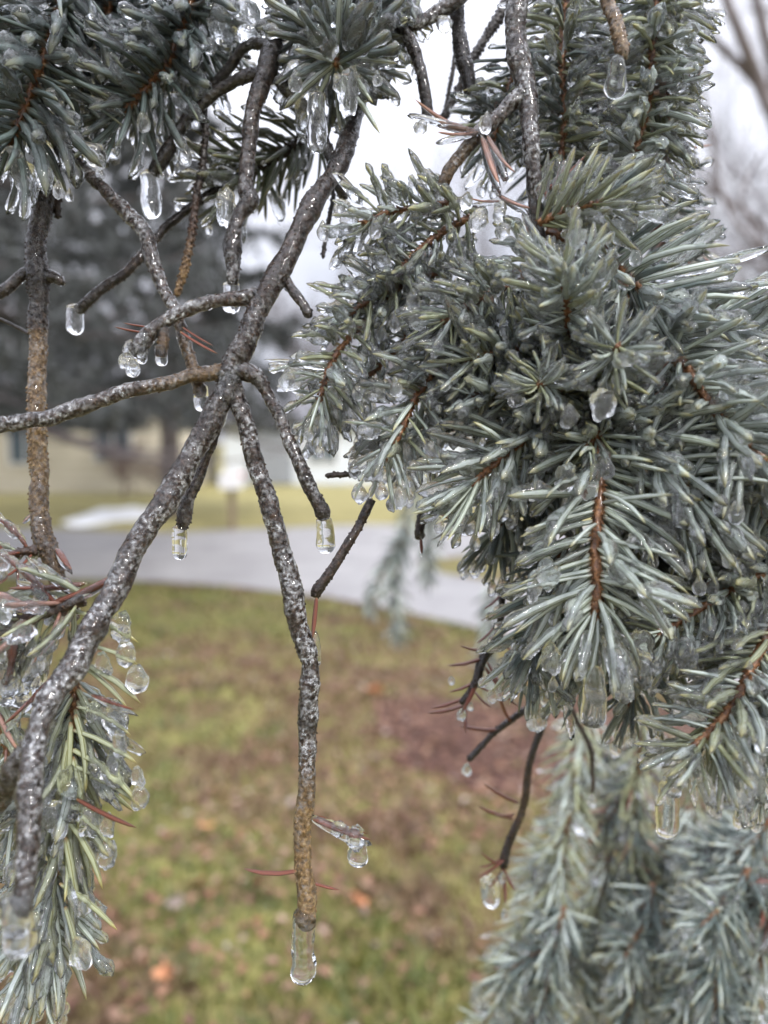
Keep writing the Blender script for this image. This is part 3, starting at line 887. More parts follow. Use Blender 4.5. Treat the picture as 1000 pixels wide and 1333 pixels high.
def house(loc, W, D, H, rise, wall, windows, doors, label, ang=0):
    h = empty('house', Vector(loc), label, 'house'); h.rotation_euler = (0, 0, ang)
    boxobj('wall', (0, W, 0, D, 0, H), wall, h)
    bm = bmesh.new(); e = 0.45
    ys = (-e, D/2, D+e)
    v = [bm.verts.new(c) for c in ((-e, -e, H-.02), (W+e, -e, H-.02), (W+e, D/2, H+rise), (-e, D/2, H+rise), (-e, D+e, H-.02), (W+e, D+e, H-.02),
                                   (-e, -e, H-.16), (W+e, -e, H-.16), (-e, D+e, H-.16), (W+e, D+e, H-.16))]
    for f in ((0, 1, 2, 3), (3, 2, 5, 4), (6, 7, 1, 0), (8, 4, 5, 9), (6, 0, 3, 4, 8), (7, 9, 5, 2, 1), (6, 8, 9, 7)): bm.faces.new([v[k] for k in f])
    rf = bmobj('roof', bm, M['roof'], h)
    boxobj('chimney', (W*.62, W*.62+.6, D/2-.3, D/2+.3, H+rise*.6, H+rise+.8), wall, rf)
    for (x0, x1, z0, z1) in windows:
        wd = boxobj('window', (x0, x1, -.03, .05, z0, z1), M['pane'], h)
        bm = bmesh.new(); f = .08
        box(bm, x0-f, x0, -.06, .04, z0-f, z1+f); box(bm, x1, x1+f, -.06, .04, z0-f, z1+f)
        box(bm, x0, x1, -.06, .04, z1, z1+f); box(bm, x0, x1, -.06, .04, z0-f, z0)
        box(bm, (x0+x1)/2-.03, (x0+x1)/2+.03, -.05, -.031, z0, z1)
        bmobj('frame', bm, M['trim'], wd)
    for (x0, x1, z1) in doors:
        dd = boxobj('door', (x0, x1, -.05, .04, 0.05, z1), M['door'], h)
        boxobj('handle', (x1-.14, x1-.09, -.10, -.051, 1.0, 1.12), M['trim'], dd)
    return h
house((-17.0, 22.5, 0), 10.6, 7, 3.1, 1.6, M['cream'], [(1.2, 2.8, 1.0, 2.3), (6.1, 7.0, 0.9, 2.4), (8.6, 9.6, 1.0, 2.2)], [(4.4, 5.4, 2.1)],
      'single storey cream house beyond the road at the left, blurred')
house((-5.6, 27.0, 0), 11.5, 8, 2.3, 1.3, M['white_siding'], [(3.0, 3.9, .8, 1.7), (6.0, 7.2, .8, 1.7)], [(0.8, 2.4, 1.9)],
      'low pale blue white house with grey roof beyond the road near the middle, blurred')
# mailbox
mb = G(303, 690)
t_ = empty('mailbox', mb, 'white mailbox on a thin post standing on the verge across the road', 'mailbox')
M['post'] = simple('weathered_post', [(0.3, (0.16, 0.12, 0.08)), (0.7, (0.25, 0.19, 0.13))], 12, 0.9, 0.005)
boxobj('post', (-.05, .05, -.05, .05, 0, .72), M['post'], t_)
bm = bmesh.new(); ns = 12; prof = [(-.17, 0), (.17, 0)]+[(.17*math.cos(math.pi*k/ns), .16+.17*math.sin(math.pi*k/ns)) for k in range(ns+1)]
va = [bm.verts.new((x, -.26, .721+z)) for x, z in prof]; vb = [bm.verts.new((x, .26, .721+z)) for x, z in prof]
n_ = len(prof)
for k in range(n_): bm.faces.new((va[k], va[(k+1) % n_], vb[(k+1) % n_], vb[k]))
bm.faces.new(va); bm.faces.new(vb[::-1])
bx = bmobj('box', bm, M['trim'], t_)
M['flag'] = simple('red_flag', [(0.3, (0.5, 0.03, 0.02)), (0.7, (0.6, 0.05, 0.03))], 4, 0.5)
boxobj('flag', (.172, .182, -.1, .1, .9, 1.0), M['flag'], t_)

# ================================================================== BACKGROUND TREES
M['far_bark'] = simple('far_bark', [(0.3, (0.10, 0.085, 0.085)), (0.7, (0.22, 0.19, 0.19))], 6, 0.9, 0.02)
M['icy_twig'] = simple('icy_twig', [(0.3, (0.22, 0.22, 0.25)), (0.7, (0.42, 0.43, 0.47))], 6, 0.25)
M['shrub_bark'] = simple('shrub_twig', [(0.3, (0.13, 0.08, 0.07)), (0.7, (0.26, 0.18, 0.16))], 9, 0.9)
def bare_tree(base, height, seed, label, mat, name='bare_tree', levels=5, spread=0.55, r0=None, ns=5, cat='tree', first=None, kids=3, droop=0.0):
    rs = random.Random(seed)
    tr = empty(name, base, label, cat)
    trunkV, trunkF, V, F = [], [], [], []
    def seg(VV, FF, a, b, ra, rb):
        d = (b-a).normalized(); u = d.orthogonal().normalized(); v = d.cross(u); q = len(VV)
        for (c, r) in ((a, ra), (b, rb)):
            for k in range(ns):
                an = 2*math.pi*k/ns; VV.append(tuple(c+u*math.cos(an)*r+v*math.sin(an)*r))
        for k in range(ns):
            k2 = (k+1) % ns; FF.append((q+k, q+k2, q+ns+k2, q+ns+k))
    def grow(p, d, ln, r, lv):
        VV, FF = (trunkV, trunkF) if lv == 0 else (V, F)
        steps = 4; q = p
        for s in range(steps):
            d2 = (d+Vector((rs.gauss(0, .13), rs.gauss(0, .13), rs.gauss(0, .09)-droop*lv))).normalized()
            e = q+d2*ln/steps
            seg(VV, FF, q, e, r*(1-.5*s/steps), r*(1-.5*(s+1)/steps))
            q = e; d = d2
            if lv < levels and (s >= 1 or lv > 0):
                for _ in range(1 if lv else kids-1):
                    if rs.random() < .85:
                        ax = Vector((rs.gauss(0, 1), rs.gauss(0, 1), rs.gauss(0, .6))).normalized()
                        nd = (d+ax*spread*1.5).normalized()
                        grow(q, nd, ln*rs.uniform(.5, .75), r*(1-.5*s/steps)*.55, lv+1)
        if lv < levels:
            for _ in range(2):
                nd = (d+Vector((rs.gauss(0, 1), rs.gauss(0, 1), rs.gauss(.2, .5)))*spread).normalized()
                grow(q, nd, ln*rs.uniform(.6, .8), r*.5, lv+1)
    grow(Vector((0, 0, -0.05)), first or Vector((0, 0, 1)), height*.36, r0 or height*.022, 0)
    obj('trunk', mesh_np('trunk', trunkV, trunkF, mat), tr)
    tag(obj('crown', mesh_np('crown', V, F, mat), tr), kind='stuff')
    return tr
bare_tree(Vector((-3.4, 36, 0)), 11, 3, 'bare grey tree behind the white house roof', M['far_bark'], levels=4)
bare_tree(Vector((-9.0, 40, 0)), 13, 5, 'tall bare tree rising between the two houses', M['far_bark'], levels=4)
bare_tree(Vector((1.5, 44, 0)), 13, 8, 'bare tree behind the right end of the white house', M['far_bark'], levels=4)
bare_tree(Vector((-15, 38, 0)), 12, 12, 'bare tree showing above the cream house', M['far_bark'], levels=4)
bare_tree(Vector((7.5, 30, 0)), 12, 19, 'tall bare tree with fine twigs against the sky behind the needles', M['far_bark'], levels=4)
bare_tree(Vector((14.5, 34, 0)), 14, 23, 'bare tree far right with thin upright branches', M['far_bark'], levels=4)
bare_tree(Vector((-7.0, 20.6, 0)), 2.3, 31, 'round leafless brown shrub in front of the cream house', M['shrub_bark'], name='bare_shrub', levels=4, spread=.8, cat='shrub', r0=.05, kids=4)
bare_tree(Vector((-5.9, 21.2, 0)), 2.0, 37, 'smaller leafless shrub right of the round brown one', M['shrub_bark'], name='bare_shrub', levels=4, spread=.8, cat='shrub', r0=.05, kids=4)
# nearer bare tree at the right edge: its limbs cross the sky
nb_ = bare_tree(Vector((2.95, 4.1, 0)), 6.5, 41, 'nearby bare tree whose dark limbs cross the white sky at the right edge', M['far_bark'], levels=3, r0=.09, spread=.4, first=Vector((.05, 0, 1)))
for lp in ([(1180, 560, 4.1, 16), (1090, 330, 4.1, 14), (1025, 190, 4.0, 12), (988, 110, 4.0, 9), (962, 40, 3.9, 7), (925, -60, 3.9, 6)], [(1020, 175, 4.0, 9), (1004, 90, 4.0, 7), (984, 0, 3.9, 6), (974, -60, 3.9, 5)],
           [(985, 110, 4.0, 6), (940, 60, 4.0, 5), (905, 30, 4.0, 4)], [(1100, 350, 4.1, 6), (1000, 330, 4.1, 4), (940, 250, 4.1, 3), (918, 120, 4.1, 2.5), (915, -20, 4.1, 2)],
           [(1060, 520, 4.2, 5), (985, 420, 4.2, 3), (930, 330, 4.2, 2.5), (925, 180, 4.2, 2)], [(1000, 330, 4.1, 3), (965, 260, 4.1, 2.5), (990, 200, 4.1, 2)]):
    C = catmull([(*P(x, y, d), r_*d/FPX) for x, y, d, r_ in lp], .05)
    me, _ = tube_mesh('limb', C[:, :3]+np.stack([vnoise(C[:, :3], 3, k) for k in (1, 2, 3)], 1)*.02, C[:, 3], 8, M['far_bark'], origin=(2.95, 4.1, 0)); obj('limb', me, nb_)

bare_tree(Vector((6.6, 13.5, 0)), 11, 77, 'bare tree with a fine lattice of pale icy twigs at middle distance on the right', M['icy_twig'], levels=5, r0=.09)
bare_tree(Vector((2.0, 19, 0)), 11, 78, 'bare tree whose thin twigs show through the gaps at the top centre', M['far_bark'], levels=4, r0=.08)
# dark spruce crown behind at the left
M['far_needle'] = simple('far_needle', [(0.3, (0.03, 0.034, 0.032)), (0.7, (0.085, 0.093, 0.09))], 3, 0.5)
def big_spruce(base, H, rad, seed, label, zmin=1.7, nl=64, ntw=34, nf=15, leaf=0.05, name='spruce_tree'):
    rs = np.random.default_rng(seed)
    tr = empty(name, base, label, 'tree')
    C = np.stack([0*np.linspace(0, 1, 20), 0*np.linspace(0, 1, 20), np.linspace(-.05, H, 20)], 1)
    me, _ = tube_mesh('trunk', C, np.linspace(.22, .02, 20), 10, M['far_bark']); obj('trunk', me, tr)
    LV, LF = [], []; Vs = []
    for i in range(nl):
        f = (i+.5)/nl; z = zmin+0.3+(H-zmin-.6)*f**1.15
        az = i*2.39996+rs.random()*.5; ln = rad*(1-f)**.75*(.8+.35*rs.random())+.3
        m = 14; u = np.linspace(0, 1, m)
        dirx, diry = math.cos(az), math.sin(az)
        cz = z-ln*(.28*u+.10*np.sin(u*3)) + .10*ln*u**3
        L_ = np.stack([dirx*u*ln, diry*u*ln, cz], 1)
        V_, F_, _, _ = tube_arrays(L_, np.linspace(.045*ln/rad+.01, .006, m), 5)
        F_ = F_+sum(len(v) for v in LV); LV.append(V_); LF.append(F_)
        for j in range(ntw):
            w_ = .12+.88*rs.random(); p = np.array([np.interp(w_, u, L_[:, k]) for k in range(3)])
            side = rs.choice([-1, 1]); sa = az+side*(.9+.4*rs.random())
            tl = ln*(.34*(1-w_)+.12)*(.6+.8*rs.random())
            q = np.linspace(0, 1, nf)+rs.random(nf)*.06
            hang = tl*(.15+.75*rs.random())
            C_ = p+np.stack([np.cos(sa)*q*tl, np.sin(sa)*q*tl, -q*q*hang-.02*rs.random()], 1)
            for r_ in range(3):
                d_ = rs.normal(size=(nf, 3))*.5+np.array([np.cos(sa)*.5, np.sin(sa)*.5, -.6]); d_ /= np.linalg.norm(d_, axis=1)[:, None]
                s_ = np.cross(d_, rs.normal(size=(nf, 3))); s_ /= np.linalg.norm(s_, axis=1)[:, None]
                ll = leaf*(.7+.7*rs.random((nf, 1))); wv = ll*.17
                ok = (C_[:, 2]-leaf) > 1.62
                Vs.append(np.stack([C_-s_*wv, C_+s_*wv, C_+d_*ll], 1)[ok].reshape(-1, 3))
    me = mesh_np('limb', np.vstack(LV), np.vstack(LF), M['far_bark']); tag(obj('limb', me, tr), kind='stuff')
    V = np.vstack(Vs); F = np.arange(len(V)).reshape(-1, 3)
    me = mesh_np('crown', V, F, M['far_needle'], smooth=False); tag(obj('crown', me, tr), kind='stuff')
    return tr
big_spruce(Vector((-5.2, 8.0, 0)), 9.5, 4.6, 4, 'large dark spruce at the left whose drooping boughs hide the sky, out of focus', zmin=2.1, nl=66, ntw=42, nf=18, leaf=.09)
big_spruce(Vector((-9.5, 17.0, 0)), 13, 5.2, 9, 'second dark spruce farther back at the left, seen through the first one', zmin=2.6, nl=58, ntw=18, nf=14, leaf=.17)
big_spruce(Vector((-4.3, 15.5, 0)), 9.5, 3.9, 14, 'third dark spruce, thinner, reaching toward the middle above the white house', zmin=2.0, nl=56, ntw=22, nf=13, leaf=.16)
M['evergreen'] = simple('evergreen_shrub', [(0.3, (0.03, 0.05, 0.02)), (0.7, (0.08, 0.12, 0.05))], 3, 0.7)

# ================================================================== THE ICY SPRUCE IN FRONT OF THE LENS
D = 0.275
# ---- bare branch with the star shaped junction
b = Bough(P(478, 20, .33), 'bare_branch', 'bare ice glazed branch forking like a star, its longest arm ending in an icicle', 'branch')
st, lc, _ = bark_twig(b, [(486, -40, .34, 15, .1, .1), (475, 60, .33, 14, .1, .1), (460, 150, .31, 13.5, .12, .15), (440, 215, .295, 14, .2, .2), (408, 268, .285, 14, .35, .25),
    (375, 332, .28, 16, .35, .3), (346, 385, .277, 17, .3, .4), (325, 430, .275, 16, .3, .4), (303, 474, .275, 19, .25, .5), (297, 500, .275, 17, .2, .4), (289, 530, .274, 13, .2, .3)], peg=.7, glaze=.8, name='main_stem')
bark_twig(b, [(306, 480, .275, 16, .3, .4), (285, 484, .275, 12, .75, .5), (240, 493, .275, 9.5, .7, .6), (170, 509, .273, 10, .5, .9), (100, 532, .27, 11, .3, .9), (40, 550, .268, 12, .25, .7), (-40, 562, .265, 13, .25, .6)], peg=.5)
st, lc, _ = bark_twig(b, [(302, 490, .275, 13, .2, .4), (275, 545, .274, 17, .25, .5), (240, 605, .270, 15.5, .35, .9), (205, 665, .266, 16, .35, .9), (175, 715, .262, 17, .3, .9), (150, 768, .257, 17, .3, .9), (122, 822, .25, 18, .3, .9),
    (93, 873, .243, 19, .3, 1), (60, 922, .236, 17, .3, 1), (44, 975, .230, 17, .25, 1), (38, 1040, .223, 16.5, .3, 1), (30, 1110, .217, 15.5, .4, .9), (23, 1165, .213, 14, .25, .8), (21, 1195, .211, 10, .2, .7)], peg=.45, thick=1.2)
add_icicle(st, lc, 21, 1168, .211, 82, 21, .8); add_blob(st, lc, 20, 1190, .211, 19, asp=1.3); add_blob(st, lc, 22, 1222, .210, 16, asp=1.2)
bark_twig(b, [(45, 965, .231, 15, .2, .8), (20, 1010, .235, 17, .15, .5), (-5, 1045, .24, 16, .6, .4), (-30, 1075, .245, 15, .6, .3)], peg=.6)
st, lc, _ = bark_twig(b, [(298, 482, .275, 16, .25, .5), (305, 512, .275, 13.5, .25, .6), (314, 545, .275, 12, .3, .9), (339, 608, .275, 12.5, .35, 1), (358, 670, .275, 13, .35, 1), (371, 728, .275, 14.5, .3, 1), (379, 762, .275, 16, .25, .9), (386, 800, .275, 14, .35, 1), (398, 860, .275, 13, .3, 1),
    (404, 915, .275, 14, .25, 1), (406, 937, .275, 16, .15, .8), (404, 965, .275, 12.5, .4, .9), (400, 1020, .275, 12, .7, .7), (398, 1060, .275, 12, 1, .4), (396, 1130, .275, 12, 1, .3), (396, 1185, .275, 13, 1, .3), (397, 1212, .275, 11, .6, .2)], peg=.8, thick=1.1)
add_icicle(st, lc, 396, 1180, .275, 106, 16, .8)
add_needle_path(st, lc, (408, 1066, .274), (482, 1101, .270), 'rust', 1.5, ice=1.2, variant=0)
add_needle_path(st, lc, (415, 1062, .276), (478, 1092, .274), 'rust', .7, variant=0)
add_blob(st, lc, 440, 1078, .272, 11, asp=.8); add_blob(st, lc, 462, 1090, .271, 13)
add_icicle(st, lc, 466, 1088, .271, 42, 14, .6)
add_needle_path(st, lc, (386, 1134, .272), (317, 1151, .268), 'rust', 1.9, variant=3)
add_needle_path(st, lc, (404, 1148, .278), (441, 1162, .28), 'rust', 2.3, variant=0)
st, lc, _ = bark_twig(b, [(303, 478, .275, 15, .2, .3), (328, 492, .275, 11, .25, .4), (347, 520, .275, 8, .35, .8), (370, 565, .274, 8.5, .35, .9), (396, 616, .273, 9.5, .2, .7), (414, 656, .273, 10, .15, .4), (424, 682, .273, 12, .2, .3)], peg=1)
add_icicle(st, lc, 422, 672, .273, 50, 11.5, .9)
st, lc, _ = bark_twig(b, [(283, 548, .279, 6, .2, .2), (271, 595, .28, 6, .4, .2), (258, 630, .28, 7, .35, .2), (243, 655, .28, 10, .2, .3), (235, 690, .28, 10, .15, .2)], peg=1.2)
add_icicle(st, lc, 234, 683, .28, 47, 9.5, .9)
st, lc, _ = bark_twig(b, [(335, 384, .277, 11, .3, .4), (285, 390, .276, 8, .5, .8), (243, 402, .274, 9.5, .4, 1), (206, 424, .272, 10, .3, 1), (178, 446, .271, 11, .25, .9), (168, 456, .271, 8, .3, .8)], peg=.6, thick=1.3)
for x, y, r_ in ((170, 455, 10), (182, 458, 9), (166, 472, 9), (175, 480, 8), (186, 440, 8)): add_blob(st, lc, x, y, .271, r_)
add_icicle(st, lc, 172, 455, .271, 36, 9); add_icicle(st, lc, 184, 448, .271, 26, 7)
st2, lc2, _ = bark_twig(b, [(212, 423, .273, 6, .5, .3), (213, 448, .273, 7, .7, .2), (210, 464, .273, 8, .5, .2)], peg=1); add_icicle(st2, lc2, 210, 448, .273, 29, 9, .9)
add_needle_path(st, lc, (198, 434, .276), (148, 430, .273), 'rust', 1.3, variant=0); add_needle_path(st, lc, (200, 426, .277), (160, 424, .275), 'rust', 1.1, variant=0)
add_needle_path(st, lc, (235, 432, .27), (281, 466, .268), 'rust', 1.2, variant=0); add_needle_path(st, lc, (238, 426, .272), (276, 455, .27), 'rust', 1.2, variant=0)
st, lc, _ = bark_twig(b, [(362, 352, .28, 9, .3, .3), (380, 372, .28, 7, .4, .4), (396, 397, .278, 6.5, .3, .4), (404, 416, .278, 8, .15, .2)], peg=.8)
add_needle_path(b.o, b.loc, (305, 528, .276), (318, 560, .276), 'deep')if False else None

# ---- the twig that crosses above the junction from top left
b = Bough(P(60, 170, .30), 'bare_twig', 'thin icy twig slanting from the top left needles down past the star junction', 'twig')
st, lc, _ = bark_twig(b, [(60, 170, .300, 7, .1, .3), (98, 208, .297, 7.5, .2, .5), (142, 252, .292, 8.5, .3, .6), (182, 300, .288, 10.5, .3, .8), (196, 335, .286, 9.5, .3, .6), (214, 378, .284, 8.5, .5, .8), (230, 405, .283, 8, .5, .8), (245, 450, .282, 7.5, .6, .5), (256, 495, .281, 8, .8, .3), (263, 520, .281, 8, .6, .3)], peg=.8, thick=1.2)
add_icicle(st, lc, 262, 500, .281, 36, 10, .9)
# ---- twigs hanging above
b = Bough(P(355, -20, .3), 'bare_branch', 'knobbly dark bare branch hanging from the top edge, ending in ice above the junction', 'branch')
st, lc, _ = bark_twig(b, [(368, -40, .30, 11, .05, .3), (360, 30, .30, 12, .05, .3), (347, 85, .298, 15, .15, .2), (336, 130, .296, 12, .4, .3), (326, 190, .294, 10.5, .4, .3), (319, 240, .292, 10.5, .35, .4), (327, 262, .291, 14, .15, .3), (312, 285, .29, 9.5, .3, .4), (303, 328, .289, 14, .1, .3), (304, 355, .289, 9, .2, .6), (301, 375, .289, 9, .3, .9)], peg=.8, thick=1.2)
add_icicle(st, lc, 301, 366, .289, 42, 12, .9); add_blob(st, lc, 294, 268, .29, 13, asp=1.4)
st, lc, _ = bark_twig(b, [(345, 92, .298, 9, .1, .2), (310, 104, .3, 8, .1, .2), (272, 127, .302, 8, .1, .4), (240, 162, .303, 7.5, .15, .3), (217, 200, .304, 9, .05, .1), (198, 226, .304, 12, .05, .1)], peg=1)
add_icicle(st, lc, 194, 222, .304, 62, 13, .85)
bark_twig(b, [(350, 58, .3, 8, .05, .2), (318, 62, .303, 7, .05, .2), (290, 95, .308, 6, .05, .1), (268, 118, .31, 5, .05, .1)], peg=.8)
st, lc, _ = bark_twig(b, [(352, 95, .3, 8, .1, .2), (385, 125, .302, 8, .2, .3), (410, 165, .303, 8, .15, .2), (432, 215, .304, 8, .15, .2), (446, 262, .305, 10, .05, .2)], peg=.9)
add_blob(st, lc, 446, 272, .305, 10)
b = Bough(P(266, 120, .31), 'bare_twig', 'slender peg covered twig hanging straight down beside the knobbly branch', 'twig')
bark_twig(b, [(268, 120, .31, 5, .02, 0), (267, 180, .309, 5, .02, 0), (262, 235, .307, 5.5, .1, 0), (250, 300, .306, 6, .5, 0), (240, 350, .305, 6, .75, .1), (232, 386, .305, 6, .7, .1)], peg=1.3, glaze=0, peg_size=1.3)
b = Bough(P(420, 160, .33), 'bare_twig', 'dark diagonal twig with green needles above and ice at its end', 'twig')
st, lc, _ = bark_twig(b, [(440, 150, .335, 7, .05, 0), (398, 178, .33, 7, .25, .1), (345, 212, .326, 7, .25, .1), (283, 248, .322, 6.5, .02, 0), (225, 290, .318, 6.5, .02, 0), (172, 343, .315, 6.5, .3, .1), (125, 382, .312, 7, .1, .1), (98, 405, .311, 10, .05, .1)], peg=1.2, glaze=.5)
add_icicle(st, lc, 97, 396, .311, 40, 12, 1.0)
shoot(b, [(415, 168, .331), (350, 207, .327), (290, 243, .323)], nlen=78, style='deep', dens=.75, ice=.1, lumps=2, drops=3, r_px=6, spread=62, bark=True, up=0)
finish(b)
b = Bough(P(425, 240, .31), 'bare_twig', 'very thin dark twig dangling in front of the white sky beside the main stem', 'twig')
bark_twig(b, [(432, 232, .31, 3.5, .05, 0), (428, 270, .31, 3.5, .02, 0), (421, 334, .31, 3.5, .02, 0)], peg=1.3, glaze=0)

# ---- left upright branch
b = Bough(P(60, 150, .3), 'bare_branch', 'upright scaly golden brown branch hanging near the left edge', 'branch')
st, lc, _ = bark_twig(b, [(66, 120, .300, 13, .02, .1), (60, 195, .300, 15, .02, .1), (57, 260, .300, 15, .2, .2), (52, 330, .299, 14, .2, .3), (52, 365, .299, 16, .1, .2), (50, 415, .299, 13, .1, .2), (48, 440, .299, 13, .75, .5), (47, 480, .299, 12, .8, .6), (48, 560, .298, 12.5, .85, .4), (50, 610, .298, 12.5, .85, .4), (51, 655, .297, 13, .75, .3), (62, 715, .296, 14.5, .6, .3), (73, 765, .295, 13, .7, .3), (78, 800, .294, 11, .7, .3)], peg=1.1, peg_size=1.2)
bark_twig(b, [(52, 362, .299, 11, .1, .2), (35, 356, .298, 8, .2, .2), (12, 372, .296, 7, .2, .2), (-20, 392, .294, 7, .2, .2)], peg=.9)
bark_twig(b, [(52, 362, .299, 12, .1, .2), (68, 360, .298, 9, .1, .2), (83, 370, .298, 5, .2, .2)], peg=.9)
bark_twig(b, [(72, 190, .302, 5, .02, 0), (75, 240, .302, 6, .2, .1), (74, 285, .302, 5, .1, .1)], peg=1.2, glaze=0)
bark_twig(b, [(-20, 408, .31, 3, .02, 0), (15, 424, .31, 3, .02, 0), (40, 438, .308, 3, .05, 0)], peg=0, glaze=0)
add_needle_path(st, lc, (74, 715, .295), (92, 745, .290), 'rust', 2.2, ice=1.3, variant=0)
add_needle_path(st, lc, (42, 668, .298), (30, 682, .295), 'rose', 2.4, ice=1.5, variant=0)

# ---- small bare twigs right of centre
b = Bough(P(482, 655, .285), 'bare_twig', 'scaly brown twig below the centre needles, a rust needle at its lower end', 'twig')
st, lc, _ = bark_twig(b, [(484, 650, .285, 6, .3, .1), (462, 690, .283, 6.5, .5, .2), (440, 728, .281, 7, .5, .1), (418, 763, .279, 8, .25, .1), (410, 775, .279, 8, .15, .1)], peg=1.1, glaze=.6)
add_needle_path(st, lc, (412, 778, .278), (408, 832, .275), 'rust', 1.6, variant=0); add_icicle(st, lc, 411, 822, .276, 47, 6.5, .5)
b = Bough(P(466, 617, .285), 'bare_twig', 'tiny dark peg covered twig stub pointing left at the centre', 'twig')
bark_twig(b, [(470, 616, .285, 4.5, .05, 0), (448, 617, .284, 4.5, .05, 0), (423, 620, .283, 4.5, .05, 0)], peg=1.4, glaze=0)
b = Bough(P(566, 590, .31), 'bare_twig', 'short reddish twig with loose needles hanging left of the big needle mass', 'twig')
st, lc, _ = bark_twig(b, [(572, 570, .31, 4.5, .2, .1), (566, 625, .31, 5, .4, .1), (552, 672, .31, 6, .3, .1), (546, 700, .31, 5, .5, .1)], peg=1)
add_needle_path(st, lc, (558, 655, .31), (590, 690, .305), 'rust', 1.2); add_needle_path(st, lc, (548, 700, .31), (549, 722, .308), 'rust', 2.4, variant=0)
add_needle_path(st, lc, (560, 648, .31), (575, 640, .3), 'rust', 1.5, variant=0); add_blob(st, lc, 549, 696, .308, 5)
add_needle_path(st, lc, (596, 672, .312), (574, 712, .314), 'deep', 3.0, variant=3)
for c, lab, pts, ndl in [
    ((652, 770), 'dark bare twig tangle with long rust needles below the left side of the needle mass',
     [(665, 740, .33, 4, .05, .1), (652, 785, .33, 4.5, .1, .1), (648, 828, .33, 5.5, .1, .1), (630, 862, .328, 7.5, .15, .1), (622, 892, .326, 5, .3, .1), (602, 918, .325, 4, .3, .1)],
     [((640, 850), (588, 884)), ((628, 860), (612, 935)), ((632, 868), (668, 930)), ((610, 905), (566, 932)), ((645, 815), (620, 845)), ((620, 890), (652, 915)), ((606, 915), (604, 960)), ((655, 770), (635, 800)), ((640, 845), (600, 855)), ((635, 862), (655, 905)), ((628, 880), (590, 915)), ((645, 820), (668, 860)), ((618, 900), (640, 930)), ((650, 800), (628, 818)), ((604, 918), (560, 938)), ((660, 750), (690, 735))]),
    ((690, 905), 'thin bare twig bowing down left from the needle mass to a frozen drop',
     [(712, 900, .36, 4.5, .1, .1), (684, 924, .358, 4.5, .15, .1), (650, 946, .356, 4.5, .2, .1), (622, 975, .354, 4, .2, .1), (608, 990, .353, 5.5, .1, .1)],
     [((650, 950), (600, 955)), ((665, 940), (640, 905))]),
    ((714, 900), 'long dark hanging twig ending in a tuft of reddish icy needles',
     [(715, 895, .37, 6.5, .05, .1), (706, 945, .37, 5.5, .1, .1), (688, 1000, .37, 4.5, .5, .1), (678, 1060, .37, 5, .6, .1), (660, 1105, .37, 5.5, .3, .1), (655, 1130, .37, 8, .1, .1)],
     [((675, 1045), (628, 1030)), ((668, 1065), (615, 1058)), ((670, 1060), (640, 1068)), ((655, 1128), (640, 1165)), ((655, 1128), (668, 1165)), ((655, 1125), (622, 1122)), ((657, 1130), (656, 1180)), ((652, 1118), (625, 1140)), ((660, 1115), (628, 1150))]),
    ((740, 915), 'slim brown bare twig curving down inside the blurred lower needles',
     [(735, 905, .40, 3.5, .4, .1), (752, 940, .40, 3, .4, .1), (768, 975, .40, 3, .4, .1), (772, 1030, .40, 2.5, .4, .1)], [])]:
    b = Bough(P(c[0], c[1], pts[0][2]), 'bare_twig', lab, 'twig')
    st, lc, _ = bark_twig(b, pts, peg=1, glaze=.6)
    for (a_, e_) in ndl:
        dd = pts[2][2]
        add_needle_path(st, lc, (*a_, dd), (*e_, dd-.01), 'rust', 1.2)
    e = pts[-1]
    add_blob(st, lc, e[0]-1, e[1]+12, e[2]-.005, 7, 'drop')
    if 'tuft' in lab:
        add_blob(st, lc, 637, 1160, .365, 12, asp=1.4); add_blob(st, lc, 657, 1190, .365, 6, 'drop')
    if 'tangle' in lab:
        for x, y in ((588, 886), (599, 932), (613, 920)): add_blob(st, lc, x, y, .322, 5, 'drop')

# ---- bare branches at the top right
b = Bough(P(672, -30, .28), 'bare_branch', 'straight frosty grey branch dropping from the top edge into the right needle mass', 'branch')
bark_twig(b, [(670, -40, .28, 14, .3, 1), (676, 40, .28, 15, .3, 1), (683, 100, .278, 16, .3, 1), (688, 150, .277, 14, .3, 1), (692, 200, .276, 12, .3, 1), (697, 250, .278, 10, .3, .8), (705, 300, .28, 9, .3, .5), (735, 400, .285, 9, .3, .2), (765, 520, .285, 8, .3, .1)], peg=.5, thick=1.2)
st, lc, _ = bark_twig(b, [(684, 118, .278, 11, .3, .8), (655, 145, .278, 9, .3, .8), (625, 172, .277, 10, .4, .7), (603, 195, .277, 9, .7, .6), (582, 222, .277, 8, .7, .5), (570, 245, .278, 7, .6, .3)], peg=.9)
for a_, e_, s_ in (((620, 175), (535, 150), 'rose'), ((618, 170), (572, 163), 'rose'), ((628, 180), (650, 250), 'rose'), ((635, 178), (660, 235), 'rose'), ((622, 172), (570, 185), 'rose'),
                   ((650, 262), (612, 268), 'rose'), ((650, 255), (690, 280), 'rose'), ((705, 250), (772, 218), 'rust')):
    add_needle_path(st, lc, (*a_, .274), (*e_, .268), s_, 1.15, ice=.8)
for x, y, r_ in ((622, 285, 12), (650, 275, 11), (548, 165, 8), (632, 160, 10), (605, 262, 9), (655, 300, 9)): add_blob(st, lc, x, y, .268, r_)
b = Bough(P(512, -20, .3), 'bare_twig', 'dark bare twig hanging from the top edge just right of the top centre needles', 'twig')
bark_twig(b, [(508, -30, .30, 8, .1, .3), (520, 30, .30, 8.5, .1, .4), (538, 65, .30, 8, .2, .5), (552, 105, .30, 8, .15, .4), (556, 155, .30, 7, .1, .3)], peg=.8)
bark_twig(b, [(640, -40, .302, 9, .2, .8), (590, 2, .301, 9.5, .3, 1), (556, 22, .30, 9, .3, 1), (534, 36, .30, 8, .3, .8)], peg=.6, thick=1.1)
